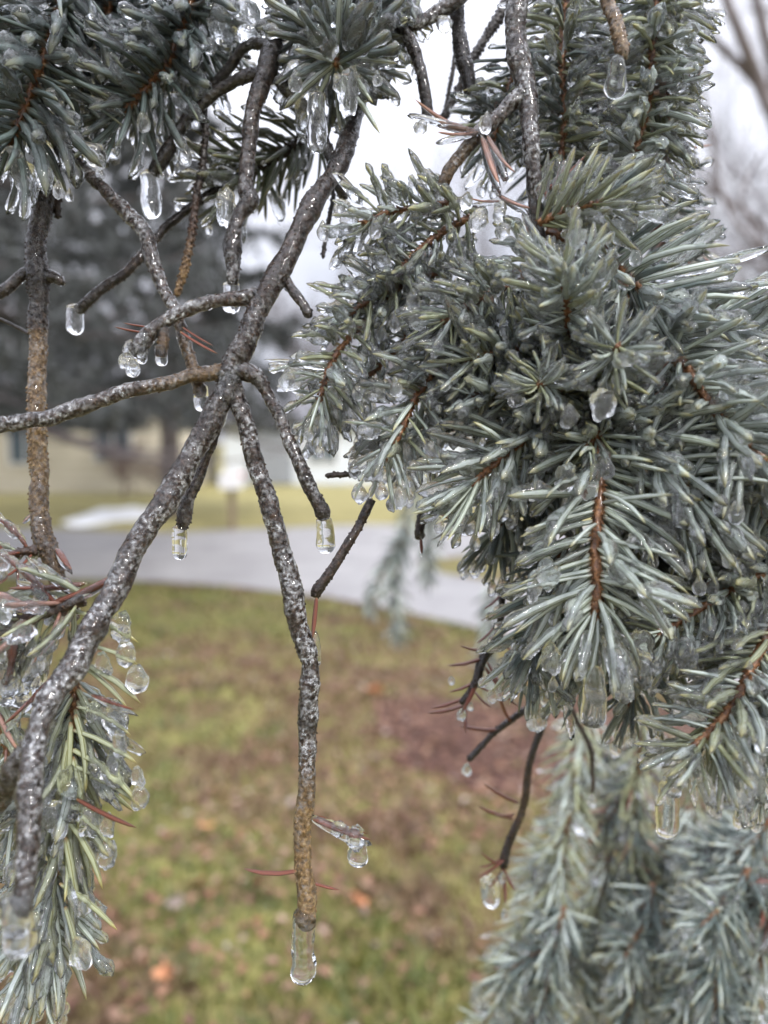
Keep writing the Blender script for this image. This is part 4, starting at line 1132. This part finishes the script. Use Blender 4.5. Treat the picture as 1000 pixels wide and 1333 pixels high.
add_blob(b.o, b.loc, 578, 32, .3, 9)
b = Bough(P(595, -20, .31), 'bare_twig', 'thick dark twig hanging upright against the white sky left of the frosty branch', 'twig')
bark_twig(b, [(592, -30, .31, 10, .05, .1), (598, 40, .31, 11, .02, .1), (608, 90, .31, 11, .05, .1), (620, 150, .31, 9, .05, .2)], peg=1.1, glaze=.7)
b = Bough(P(660, -10, .33), 'bare_twig', 'dark peg covered twigs slanting down left behind the frosty branch', 'twig')
bark_twig(b, [(672, -20, .33, 8, .02, 0), (645, 30, .33, 8, .02, 0), (622, 62, .33, 6, .02, 0), (595, 115, .33, 6, .02, 0), (573, 156, .33, 6, .02, 0)], peg=1.3, glaze=0, peg_size=1.2)
bark_twig(b, [(600, 40, .335, 3.5, .02, 0), (590, 100, .335, 3.5, .02, 0), (580, 150, .335, 3, .02, 0)], peg=1.3, glaze=0)
bark_twig(b, [(680, 10, .335, 10, .02, 0), (710, 30, .335, 8, .02, 0), (740, 60, .335, 8, .02, 0)], peg=1.3, glaze=0)
b = Bough(P(795, -20, .27), 'bare_twig', 'golden scaly twig tip hanging at the top with a clear drop under it', 'twig')
st, lc, _ = bark_twig(b, [(785, -30, .27, 8, .7, .3), (797, 15, .268, 9, .8, .3), (808, 50, .266, 10, .85, .2), (812, 76, .266, 11.5, .7, .2)], peg=.9, peg_size=1.2)
add_icicle(st, lc, 804, 72, .266, 54, 14, .6)

# ================================================================== NEEDLED BOUGHS
def bough(base, label, shoots, name='spruce_bough', cat='spruce bough', cap=300, extra=None, sides=0):
    b = Bough(P(*base), name, label, cat)
    last = None
    for pts, kw in shoots:
        last = shoot(b, pts, **kw)
        for k in range(sides):                 # short side shoots
            i = random.randrange(len(pts)-1); f = random.random()
            a_ = [pts[i][c]*(1-f)+pts[i+1][c]*f for c in range(3)]
            sg = random.choice([-1, 1]); ln = random.uniform(45, 95)
            an = math.atan2(pts[i+1][1]-pts[i][1], pts[i+1][0]-pts[i][0])+sg*random.uniform(.35, .9)
            dz = random.uniform(-.03, .03)
            e_ = (a_[0]+math.cos(an)*ln, a_[1]+math.sin(an)*ln+10, a_[2]+dz)
            m_ = ((a_[0]+e_[0])/2+random.uniform(-6, 6), (a_[1]+e_[1])/2-5, a_[2]+dz*.5)
            k2 = dict(kw); k2['lumps'] = 2; k2['drops'] = 4; k2['nlen'] = kw['nlen']*random.uniform(.75, 1.0); k2['r_px'] = 3
            shoot(b, [tuple(a_), m_, e_], **k2)
    if extra: extra(b, last)
    finish(b, cap)
    return b
K = lambda **k: k
# top left, shade painted in as a darker grey green needle colour
bough((85, -30, .31), 'shade coloured dark grey green needled bough filling the top left corner', [
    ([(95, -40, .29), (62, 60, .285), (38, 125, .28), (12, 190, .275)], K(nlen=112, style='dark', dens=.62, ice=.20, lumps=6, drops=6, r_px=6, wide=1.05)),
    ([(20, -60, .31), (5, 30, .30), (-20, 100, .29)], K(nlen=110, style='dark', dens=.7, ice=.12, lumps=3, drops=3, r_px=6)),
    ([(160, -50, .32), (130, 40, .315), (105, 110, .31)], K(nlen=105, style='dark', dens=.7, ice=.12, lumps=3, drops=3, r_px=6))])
bough((240, -30, .33), 'shade coloured needled bough at the top, between the corner bough and the knobbly branch', [
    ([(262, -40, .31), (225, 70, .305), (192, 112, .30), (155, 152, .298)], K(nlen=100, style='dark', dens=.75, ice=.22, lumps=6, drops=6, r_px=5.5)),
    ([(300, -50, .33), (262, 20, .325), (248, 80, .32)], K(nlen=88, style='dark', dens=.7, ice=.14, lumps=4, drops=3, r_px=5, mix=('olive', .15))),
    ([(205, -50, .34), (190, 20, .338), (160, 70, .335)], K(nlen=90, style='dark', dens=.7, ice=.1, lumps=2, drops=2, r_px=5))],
    extra=lambda b, l: [add_blob(l[0], l[1], x, y, .30, r_) for x, y, r_ in ((290, 30, 20), (318, 20, 16), (325, 42, 14))])
bough((430, -20, .31), 'starry needle tuft with big clear ice lumps at the top centre', [
    ([(425, -40, .32), (440, 20, .31), (438, 84, .285)], K(nlen=92, style='dark', dens=1.0, ice=.28, lumps=16, drops=5, spread=80, tipspread=70, r_px=7, lump_r=19, mix=('blue', .4), wide=1.05)),
    ([(520, -60, .31), (495, -5, .305), (480, 50, .30)], K(nlen=80, style='olive', dens=.8, ice=.3, lumps=9, drops=3, r_px=6, lump_r=18, mix=('dark', .5)))],
    extra=lambda b, l: [add_icicle(l[0], l[1], 413, 120, .28, 78, 14, .75), add_blob(l[0], l[1], 452, 118, .275, 17, asp=1.5), add_blob(l[0], l[1], 412, 45, .285, 18), add_blob(l[0], l[1], 428, 62, .28, 13)])
# centre sprays
bough((640, 170, .29), 'pale icy bough in front of the sky just right of the main bare stem', [
    ([(600, 262, .285), (560, 268, .283), (510, 275, .28), (470, 290, .278)], K(nlen=66, style='olive', dens=.40, pads=.55, ice=.45, lumps=10, drops=6, r_px=5, mix=('blue', .3), lump_r=13)),
    ([(625, 275, .288), (580, 300, .286), (540, 330, .283), (505, 372, .28)], K(nlen=68, style='olive', dens=.40, pads=.55, ice=.42, lumps=10, drops=5, r_px=5, mix=('blue', .4), lump_r=13)),
    ([(600, 345, .29), (540, 365, .288), (490, 385, .285), (450, 412, .282)], K(nlen=66, style='olive', dens=.40, pads=.55, ice=.42, lumps=10, drops=4, r_px=5, mix=('blue', .4)))])
bough((600, 330, .3), 'two hanging icy sprays left of the big needle mass, above the road', [
    ([(560, 330, .292), (500, 395, .29), (455, 440, .285), (430, 475, .28), (415, 525, .278)], K(nlen=74, style='olive', dens=.40, pads=.55, ice=.38, lumps=12, drops=6, r_px=5, mix=('blue', .55))),
    ([(560, 410, .30), (500, 470, .298), (450, 520, .296), (425, 545, .295)], K(nlen=66, style='blue', dens=.40, pads=.55, ice=.3, lumps=7, drops=4, r_px=5))])
bough((660, 380, .3), 'long spray with an orange stem running down left to a drooping tuft with drops', [
    ([(650, 385, .288), (612, 415, .286), (578, 470, .283), (545, 512, .28), (525, 555, .277), (502, 598, .274)], K(nlen=80, style='blue', dens=.40, pads=.55, ice=.32, lumps=10, drops=12, r_px=5.5, mix=('olive', .25), up=.0)),
    ([(640, 440, .30), (590, 500, .298), (560, 545, .295), (545, 585, .292)], K(nlen=78, style='blue', dens=.40, pads=.55, ice=.2, lumps=6, drops=6, r_px=5))],
    extra=lambda b, l: [add_blob(l[0], l[1], 468, 642, .272, 11, 'drop'), add_blob(l[0], l[1], 497, 640, .272, 10, 'drop'), add_blob(l[0], l[1], 513, 655, .274, 6, 'drop')])
# top right
bough((740, -30, .3), 'hanging icy shoot at the top right, just right of the frosty branch', [
    ([(742, -50, .302), (735, 20, .30), (732, 90, .298), (735, 150, .296), (730, 215, .295)], K(nlen=72, style='olive', dens=0.72, pads=.28, ice=.42, lumps=16, drops=5, r_px=5.5, spread=78, up=.1, mix=('dark', .4), lump_r=12)),
    ([(690, 60, .31), (660, 120, .31), (640, 190, .31)], K(nlen=70, style='dark', dens=0.64, pads=.28, ice=.2, lumps=5, drops=3, r_px=5, mix=('olive', .5)))])
bough((860, -30, .3), 'tall hanging bough at the top right with rounded ice beads', [
    ([(862, -50, .30), (850, 50, .298), (845, 130, .295), (828, 195, .292), (812, 262, .29)], K(nlen=84, style='blue', dens=0.68, pads=.28, ice=.40, lumps=18, drops=6, r_px=5.5, spread=70, mix=('olive', .45), lump_r=14)),
    ([(890, -50, .31), (875, 20, .308), (868, 90, .305), (868, 160, .302), (862, 225, .30)], K(nlen=54, style='olive', dens=0.64, pads=.28, ice=.5, lumps=22, drops=5, r_px=5, mix=('rose', .1), lump_r=16))])
bough((800, 60, .34), 'shade coloured needles set back behind the top right boughs', [  # dark needle colour stands in for shade back here
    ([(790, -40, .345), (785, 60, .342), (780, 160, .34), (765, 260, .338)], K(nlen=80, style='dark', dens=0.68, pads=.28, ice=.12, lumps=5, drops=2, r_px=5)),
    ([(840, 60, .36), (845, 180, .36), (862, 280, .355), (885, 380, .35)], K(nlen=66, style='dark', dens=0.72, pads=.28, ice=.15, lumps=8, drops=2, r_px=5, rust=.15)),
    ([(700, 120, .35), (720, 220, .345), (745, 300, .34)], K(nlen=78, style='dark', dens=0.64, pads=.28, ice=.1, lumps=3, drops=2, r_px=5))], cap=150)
# main mass: upper part
bough((700, 250, .28), 'broad fan of long pale needles at the top of the right needle mass', [
    ([(712, 300, .285), (770, 325, .28), (812, 355, .275), (855, 398, .27)], K(nlen=124, style='blue', dens=.85, clear=.5, ice=.22, lumps=10, drops=3, r_px=6, spread=62, mix=('dark', .25), up=.35)),
    ([(700, 290, .27), (755, 268, .265), (800, 262, .262)], K(nlen=74, style='olive', dens=.8, ice=.3, lumps=6, drops=2, r_px=5, up=.2))])
bough((690, 300, .28), 'short thick ice coated needles and pink buds on the left shoulder of the mass', [
    ([(718, 318, .28), (680, 355, .275), (640, 382, .272), (600, 402, .27), (575, 420, .27)], K(nlen=74, style='olive', dens=.85, clear=.6, pads=.3, ice=.45, lumps=16, drops=4, r_px=6, mix=('blue', .5), lump_r=12)),
    ([(760, 500, .285), (745, 450, .27), (738, 400, .255), (733, 345, .245)], K(nlen=76, style='blue', dens=1.05, ice=.32, lumps=12, drops=3, r_px=6, mix=('olive', .35), tipspread=60))])
bough((860, 400, .28), 'bough with an exposed orange stem slanting down right at the right edge', [
    ([(848, 405, .275), (870, 452, .268), (895, 480, .262), (920, 520, .258), (955, 560, .255), (1010, 610, .25)], K(nlen=102, style='blue', dens=1.0, clear=.5, ice=.30, lumps=16, drops=5, r_px=7, spread=68, rust=.015)),
    ([(900, 400, .30), (950, 430, .298), (1010, 470, .295)], K(nlen=95, style='blue', dens=.8, ice=.25, lumps=6, drops=2, r_px=5, up=.3))])
bough((770, 530, .29), 'ring of stubby icy needles around the dark hollow in the middle of the mass', [
    ([(772, 530, .29), (745, 520, .275), (722, 505, .262), (700, 500, .25)], K(nlen=62, style='blue', dens=1.1, ice=.42, lumps=9, drops=3, r_px=5.5, mix=('olive', .4), tipspread=55)),
    ([(772, 530, .29), (785, 500, .27), (795, 470, .255), (805, 450, .24)], K(nlen=68, style='blue', dens=1.0, ice=.32, lumps=7, drops=3, r_px=5.5, mix=('olive', .3), tipspread=55)),
    ([(772, 530, .285), (782, 560, .27), (760, 580, .262)], K(nlen=66, style='blue', dens=1.0, ice=.3, lumps=4, drops=3, r_px=5.5, mix=('olive', .4), tipspread=50))],
    extra=lambda b, l: [add_blob(l[0], l[1], 786, 527, .238, 14, asp=1.3), add_blob(l[0], l[1], 741, 542, .24, 13, 'drop')])
bough((700, 450, .28), 'icy side sprays pointing left from the middle of the mass', [
    ([(760, 520, .288), (700, 512, .28), (650, 510, .275), (610, 515, .272)], K(nlen=78, style='blue', dens=1.0, ice=.34, lumps=12, drops=4, r_px=5, mix=('olive', .2))),
    ([(740, 460, .285), (690, 455, .278), (640, 460, .272), (605, 470, .27)], K(nlen=74, style='blue', dens=1.0, ice=.36, lumps=12, drops=3, r_px=5, mix=('olive', .3)))])
bough((760, 545, .28), 'fan of straight needles with an orange stem pointing down left over the lawn', [
    ([(755, 545, .282), (712, 558, .276), (676, 578, .272), (642, 606, .268), (612, 632, .265)], K(nlen=98, style='blue', dens=1.0, clear=.45, ice=.22, lumps=5, drops=6, r_px=5.5, spread=58, up=-.12))])
bough((775, 545, .27), 'shoot hanging straight down the right half, orange stem in full view, icicle at its tip', [
    ([(772, 545, .275), (778, 600, .266), (781, 650, .26), (775, 710, .256), (777, 765, .254), (774, 812, .254)],
     K(nlen=116, style='blue', dens=.98, ice=.13, lumps=10, drops=3, r_px=9, clear=.62, spread=76, tipspread=22, flat=.35, up=-.10, shag=0, lump_r=15))],
    extra=lambda b, l: [add_icicle(l[0], l[1], 775, 868, .252, 82, 16, .75), add_icicle(l[0], l[1], 815, 868, .256, 50, 10, .5), add_icicle(l[0], l[1], 838, 850, .256, 50, 13, .8),
                        add_blob(l[0], l[1], 834, 850, .257, 19, asp=1.3), add_blob(l[0], l[1], 716, 858, .256, 12, asp=1.4), add_blob(l[0], l[1], 716, 748, .252, 16), add_blob(l[0], l[1], 695, 768, .254, 12),
                        add_blob(l[0], l[1], 768, 638, .252, 11), add_blob(l[0], l[1], 775, 615, .252, 10), add_blob(l[0], l[1], 738, 620, .255, 14)])
bough((800, 530, .28), 'shoot fanning down right beside the straight hanging shoot', [
    ([(790, 535, .28), (828, 560, .272), (858, 585, .266), (885, 622, .262), (912, 665, .26)], K(nlen=108, style='blue', dens=1.0, clear=.45, ice=.22, lumps=10, drops=6, r_px=6.5, spread=58, up=-.1)),
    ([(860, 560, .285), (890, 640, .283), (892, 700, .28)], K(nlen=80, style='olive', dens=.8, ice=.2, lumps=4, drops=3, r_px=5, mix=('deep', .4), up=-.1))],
    extra=lambda b, l: [add_icicle(l[0], l[1], 945, 675, .26, 62, 14, .8), add_blob(l[0], l[1], 946, 700, .258, 17), add_blob(l[0], l[1], 865, 690, .26, 17, asp=1.4)])
bough((980, 560, .27), 'needles crowding the right edge below the exposed orange stem', [
    ([(960, 560, .275), (985, 630, .272), (1010, 700, .27)], K(nlen=92, style='blue', dens=.9, ice=.25, lumps=8, drops=4, r_px=5)),
    ([(930, 560, .30), (940, 640, .298), (965, 720, .295), (985, 790, .29)], K(nlen=88, style='blue', dens=.9, ice=.25, lumps=8, drops=4, r_px=5)),
    ([(1040, 640, .29), (1010, 740, .285), (990, 800, .28)], K(nlen=84, style='blue', dens=.8, ice=.25, lumps=5, drops=3, r_px=5))])
bough((990, 740, .27), 'spray with beads of ice and a few yellow needles, right of the hanging shoot', [
    ([(1010, 738, .272), (960, 762, .27), (915, 790, .268), (870, 818, .268), (852, 825, .268)], K(nlen=78, style='blue', dens=.95, clear=.45, pads=.25, ice=.34, lumps=16, drops=6, r_px=6, mix=('olive', .25), up=-.05, lump_r=15))],
    extra=lambda b, l: [add_blob(l[0], l[1], 893, 850, .255, 16, 'drop', 1.2), add_blob(l[0], l[1], 972, 735, .26, 14)])
bough((1020, 810, .26), 'sharp bottom right spray with yellowish tips and a short icicle', [
    ([(1010, 812, .262), (982, 862, .258), (958, 910, .254), (925, 952, .25), (900, 975, .248)], K(nlen=92, style='blue', dens=.9, clear=.45, pads=.25, ice=.32, lumps=14, drops=6, r_px=7, mix=('olive', .4), tipspread=45)),
    ([(1040, 900, .27), (1000, 950, .265), (980, 1000, .262)], K(nlen=86, style='blue', dens=.9, ice=.28, lumps=7, drops=4, r_px=5, up=-.2))],
    extra=lambda b, l: [add_icicle(l[0], l[1], 872, 1015, .25, 82, 15.5, .85), add_blob(l[0], l[1], 874, 1020, .25, 14), add_icicle(l[0], l[1], 976, 1050, .255, 28, 6, .6), add_blob(l[0], l[1], 965, 1010, .25, 17, asp=1.2)])
# set-back tufts below the mass, dark needles mixed in as painted shade
bough((680, 620, .33), 'shade coloured blue tuft set back under the left fan of needles', [
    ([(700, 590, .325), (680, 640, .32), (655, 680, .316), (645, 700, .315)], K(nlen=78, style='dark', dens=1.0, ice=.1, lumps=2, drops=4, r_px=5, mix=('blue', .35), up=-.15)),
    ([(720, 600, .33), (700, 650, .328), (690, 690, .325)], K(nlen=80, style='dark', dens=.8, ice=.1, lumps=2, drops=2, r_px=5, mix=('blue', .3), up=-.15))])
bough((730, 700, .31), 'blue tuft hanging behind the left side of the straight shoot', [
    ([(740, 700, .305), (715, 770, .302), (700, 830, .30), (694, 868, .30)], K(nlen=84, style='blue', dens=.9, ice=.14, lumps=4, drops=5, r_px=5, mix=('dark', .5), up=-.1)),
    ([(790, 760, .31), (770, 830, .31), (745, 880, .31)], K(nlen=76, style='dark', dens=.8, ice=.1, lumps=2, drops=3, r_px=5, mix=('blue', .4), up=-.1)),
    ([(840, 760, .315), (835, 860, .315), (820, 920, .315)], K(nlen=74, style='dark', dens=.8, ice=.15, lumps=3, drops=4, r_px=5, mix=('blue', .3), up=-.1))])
bough((820, 560, .33), 'shade coloured needles filling the depth behind the middle of the mass', [  # deep needle colour darkens the gaps, shade painted in
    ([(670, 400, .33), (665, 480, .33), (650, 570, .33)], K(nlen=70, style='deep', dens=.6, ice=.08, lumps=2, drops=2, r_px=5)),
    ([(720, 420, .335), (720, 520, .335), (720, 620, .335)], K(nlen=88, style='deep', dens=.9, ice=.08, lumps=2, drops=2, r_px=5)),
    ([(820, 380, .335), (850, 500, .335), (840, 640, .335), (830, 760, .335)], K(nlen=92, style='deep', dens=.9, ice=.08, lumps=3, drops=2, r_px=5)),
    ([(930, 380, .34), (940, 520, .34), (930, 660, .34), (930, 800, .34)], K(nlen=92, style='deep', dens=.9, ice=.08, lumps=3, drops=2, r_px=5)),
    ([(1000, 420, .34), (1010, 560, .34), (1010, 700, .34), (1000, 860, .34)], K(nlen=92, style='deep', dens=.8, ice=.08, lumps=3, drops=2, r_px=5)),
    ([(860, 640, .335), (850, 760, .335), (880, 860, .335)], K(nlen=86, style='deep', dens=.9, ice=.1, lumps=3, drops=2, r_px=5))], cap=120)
# lower left
bough((-10, 820, .24), 'lower left bough of curved yellow green needles hung with frozen drops', [
    ([(110, 780, .262), (60, 796, .26), (0, 815, .258), (-50, 830, .256)], K(nlen=88, style='olive', dens=.42, pads=.5, ice=.55, lumps=18, drops=8, r_px=9, spread=64, up=-.25, rust=.22, bark=True, lump_r=16, wide=1.15, tip=False)),
    ([(98, 880, .275), (95, 950, .276), (88, 1020, .277), (80, 1090, .278), (70, 1150, .279)], K(nlen=98, style='olive', dens=.5, pads=.5, ice=.42, lumps=20, drops=10, r_px=6, spread=58, up=-.25, mix=('blue', .25), lump_r=17, wide=1.15, tip=False)),
    ([(70, 1130, .279), (62, 1180, .28), (58, 1230, .28), (52, 1262, .28)], K(nlen=108, style='blue', dens=.9, ice=.12, lumps=6, drops=4, r_px=5, spread=52, tipspread=20, up=-.12)),
    ([(-10, 900, .27), (10, 980, .27), (20, 1070, .275)], K(nlen=80, style='olive', dens=.4, ice=.4, lumps=8, drops=4, r_px=5, up=-.2, rust=.1, mix=('blue', .3)))],
    extra=lambda b, l: ([(add_needle_path(l[0], l[1], (x0, y0, .266), (x1, y1, .262), 'olive', 1.15, bend='down', variant=random.choice([1, 2, 3])),
                          [add_blob(l[0], l[1], bx, by, .263, r_, k_, 1.15) for bx, by, r_, k_ in bl]) for x0, y0, x1, y1, bl in (
        (85, 792, 184, 812, [(157, 816, 15, 'lump')]), (90, 835, 180, 842, [(164, 850, 14, 'drop')]), (85, 858, 194, 878, [(178, 884, 14, 'drop'), (135, 866, 11, 'lump')]),
        (100, 862, 174, 905, []), (100, 920, 176, 930, [(150, 934, 15, 'lump'), (120, 926, 10, 'lump')]), (95, 950, 186, 975, [(155, 968, 12, 'lump')]), (92, 975, 196, 1012, [(150, 1002, 15, 'lump'), (180, 1012, 9, 'lump')]),
        (92, 995, 190, 1028, [(182, 1037, 13, 'drop')]), (90, 960, 60, 1065, [(66, 1062, 16, 'lump')]), (95, 985, 125, 1085, [(119, 1070, 14, 'lump')]), (92, 940, 88, 1040, [(90, 1020, 15, 'lump')]),
        (98, 930, 136, 1025, [(130, 1010, 13, 'drop')]), (90, 1050, 160, 1085, [(140, 1074, 11, 'lump')]), (82, 1060, 158, 1135, [(140, 1116, 11, 'lump')]), (85, 1090, 110, 1200, [(108, 1180, 10, 'lump')]),
        (30, 850, 10, 900, [(18, 894, 22, 'lump')]), (60, 838, 38, 890, [(44, 878, 17, 'lump')]), (85, 1180, 112, 1260, [(108, 1240, 14, 'lump')]), (78, 1150, 160, 1195, []),
        (80, 800, 20, 770, [(50, 782, 9, 'lump')]), (70, 810, 30, 850, [(45, 840, 13, 'lump')]))],
        add_needle_path(l[0], l[1], (100, 1040, .262), (176, 1086, .258), 'rust', 1.1, variant=0),
        [add_needle_path(l[0], l[1], (x0, y0, .262), (x1, y1, .258), 'rust', 1.1, ice=.7, variant=0) for x0, y0, x1, y1 in ((110, 760, 10, 775), (170, 742, 60, 800), (120, 905, 175, 930), (60, 800, -20, 850), (70, 880, 10, 950))]))
bough((-20, 740, .27), 'short stem with reddish icy needles at the left edge below the scaly branch', [
    ([(48, 716, .285), (20, 722, .283), (-20, 748, .28)], K(nlen=62, style='rust', dens=.35, ice=.5, lumps=5, drops=2, r_px=7, bark=True, mix=('olive', .3), spread=60))])
# lower right, blurred
bough((780, 900, .52), 'out of focus bough hanging beyond the sharp sprays, lower middle right', [
    ([(765, 925, .52), (748, 1010, .52), (738, 1080, .52), (722, 1160, .52), (705, 1240, .52)], K(nlen=50, wide=.88, shag=.6, style='blue', dens=.6, ice=.3, lumps=6, drops=12, r_px=4, up=-.1, mix=('olive', .4))),
    ([(705, 1140, .53), (680, 1220, .53), (660, 1280, .53), (650, 1350, .53)], K(nlen=46, wide=.88, shag=.6, style='blue', dens=.62, ice=.3, lumps=5, drops=10, r_px=3.5, up=-.1, mix=('olive', .4))),
    ([(735, 1180, .50), (715, 1260, .50), (700, 1350, .50)], K(nlen=50, wide=.88, shag=.6, style='blue', dens=.62, ice=.3, lumps=5, drops=10, r_px=3.5, up=-.1, mix=('dark', .55))),
    ([(790, 1120, .54), (770, 1220, .54), (755, 1350, .54)], K(nlen=48, wide=.88, shag=.6, style='blue', dens=.62, ice=.3, lumps=5, drops=8, r_px=3.5, up=-.1, mix=('olive', .4)))], cap=260, sides=3)
bough((850, 920, .53), 'blurred olive tinted bough low at the right with many small drops', [
    ([(840, 920, .53), (832, 1000, .53), (825, 1080, .53), (815, 1180, .53)], K(nlen=46, wide=.88, shag=.6, style='olive', dens=.6, ice=.22, lumps=8, drops=12, r_px=4, rust=.1, up=-.1, mix=('dark', .45))),
    ([(900, 1050, .54), (870, 1130, .54), (850, 1210, .54), (830, 1350, .54)], K(nlen=48, wide=.88, shag=.6, style='blue', dens=.62, ice=.3, lumps=8, drops=12, r_px=4, rust=.05, up=-.1, mix=('dark', .45))),
    ([(850, 1150, .50), (838, 1240, .50), (810, 1350, .50)], K(nlen=50, wide=.88, shag=.6, style='blue', dens=.62, ice=.3, lumps=6, drops=10, r_px=4, up=-.1, mix=('dark', .5))),
    ([(790, 960, .56), (800, 1050, .56), (790, 1140, .56)], K(nlen=45, wide=.88, shag=.6, style='olive', dens=.6, ice=.18, lumps=4, drops=8, r_px=3.5, rust=.1, up=-.1, mix=('dark', .55)))], cap=260, sides=3)
bough((980, 1060, .46), 'blurred blue bough filling the bottom right corner', [
    ([(1010, 1060, .47), (960, 1110, .47), (920, 1160, .47), (905, 1240, .47), (890, 1350, .47)], K(nlen=53, wide=.88, shag=.6, style='blue', dens=.62, ice=.3, lumps=10, drops=12, r_px=5, up=-.1, mix=('dark', .5))),
    ([(975, 1130, .45), (945, 1190, .45), (935, 1260, .45), (928, 1350, .45)], K(nlen=57, wide=.88, shag=.6, style='blue', dens=.62, ice=.18, lumps=6, drops=10, r_px=4.5, up=-.1, mix=('dark', .55))),
    ([(985, 1030, .50), (975, 1090, .50), (960, 1150, .50)], K(nlen=48, wide=.88, shag=.6, style='olive', dens=.62, ice=.25, lumps=8, drops=10, r_px=4.5, up=-.1, mix=('dark', .5), rust=.1)),
    ([(1030, 1120, .46), (1000, 1200, .46), (985, 1290, .46), (980, 1360, .46)], K(nlen=55, wide=.88, shag=.6, style='blue', dens=.62, ice=.18, lumps=6, drops=10, r_px=4.5, up=-.1, rust=.06, mix=('dark', .55)))], cap=260, sides=3)
bough((760, 900, .65), 'darkest blurred needles behind the lower right boughs', [
    ([(850, 1180, .64), (830, 1260, .64), (800, 1360, .64)], K(nlen=43, wide=.88, shag=.6, style='blue', dens=.6, ice=.08, lumps=2, drops=6, r_px=3.5, up=-.1, mix=('dark', .55))),
    ([(930, 1050, .64), (950, 1200, .64), (960, 1360, .64)], K(nlen=43, wide=.88, shag=.6, style='blue', dens=.6, ice=.2, lumps=3, drops=6, r_px=3.5, up=-.1, mix=('dark', .45))),
    ([(870, 1060, .64), (880, 1180, .64), (870, 1360, .64)], K(nlen=43, wide=.88, shag=.6, style='blue', dens=.6, ice=.2, lumps=3, drops=6, r_px=3.5, up=-.1, mix=('dark', .45))),
    ([(900, 960, .62), (900, 1030, .62), (910, 1100, .62)], K(nlen=45, wide=.88, shag=.6, style='olive', dens=.6, ice=.2, lumps=4, drops=8, r_px=3.5, up=-.1, mix=('rose', .2))),
    ([(740, 1200, .62), (720, 1290, .62), (700, 1360, .62)], K(nlen=41, wide=.88, shag=.6, style='blue', dens=.6, ice=.2, lumps=3, drops=6, r_px=3.5, up=-.1, mix=('dark', .55)))], cap=100, sides=2)
# soft hanging shoots over the road
bough((560, 640, 1.1), 'soft blurred blue green shoots hanging in front of the road at the centre', [
    ([(545, 600, 1.1), (530, 680, 1.1), (515, 760, 1.1), (520, 830, 1.1)], K(nlen=26, style='dark', dens=.33, ice=0, lumps=0, drops=0, r_px=2.5, up=-.3, wide=1.3, mix=('blue', .3))),
    ([(575, 620, 1.15), (562, 690, 1.15), (556, 755, 1.15)], K(nlen=26, style='dark', dens=.33, ice=0, lumps=0, drops=0, r_px=2.5, up=-.3, wide=1.3, mix=('blue', .3))),
    ([(535, 690, 1.1), (505, 730, 1.1), (482, 795, 1.1)], K(nlen=24, style='dark', dens=.3, ice=0, lumps=0, drops=0, r_px=2.5, up=-.3, wide=1.3, mix=('blue', .3))),
    ([(640, 760, 1.0), (635, 830, 1.0), (640, 900, 1.0)], K(nlen=26, style='dark', dens=.33, ice=0, lumps=0, drops=0, r_px=2.5, up=-.3, wide=1.3, mix=('blue', .3)))], cap=200)

bpy.context.view_layer.update()
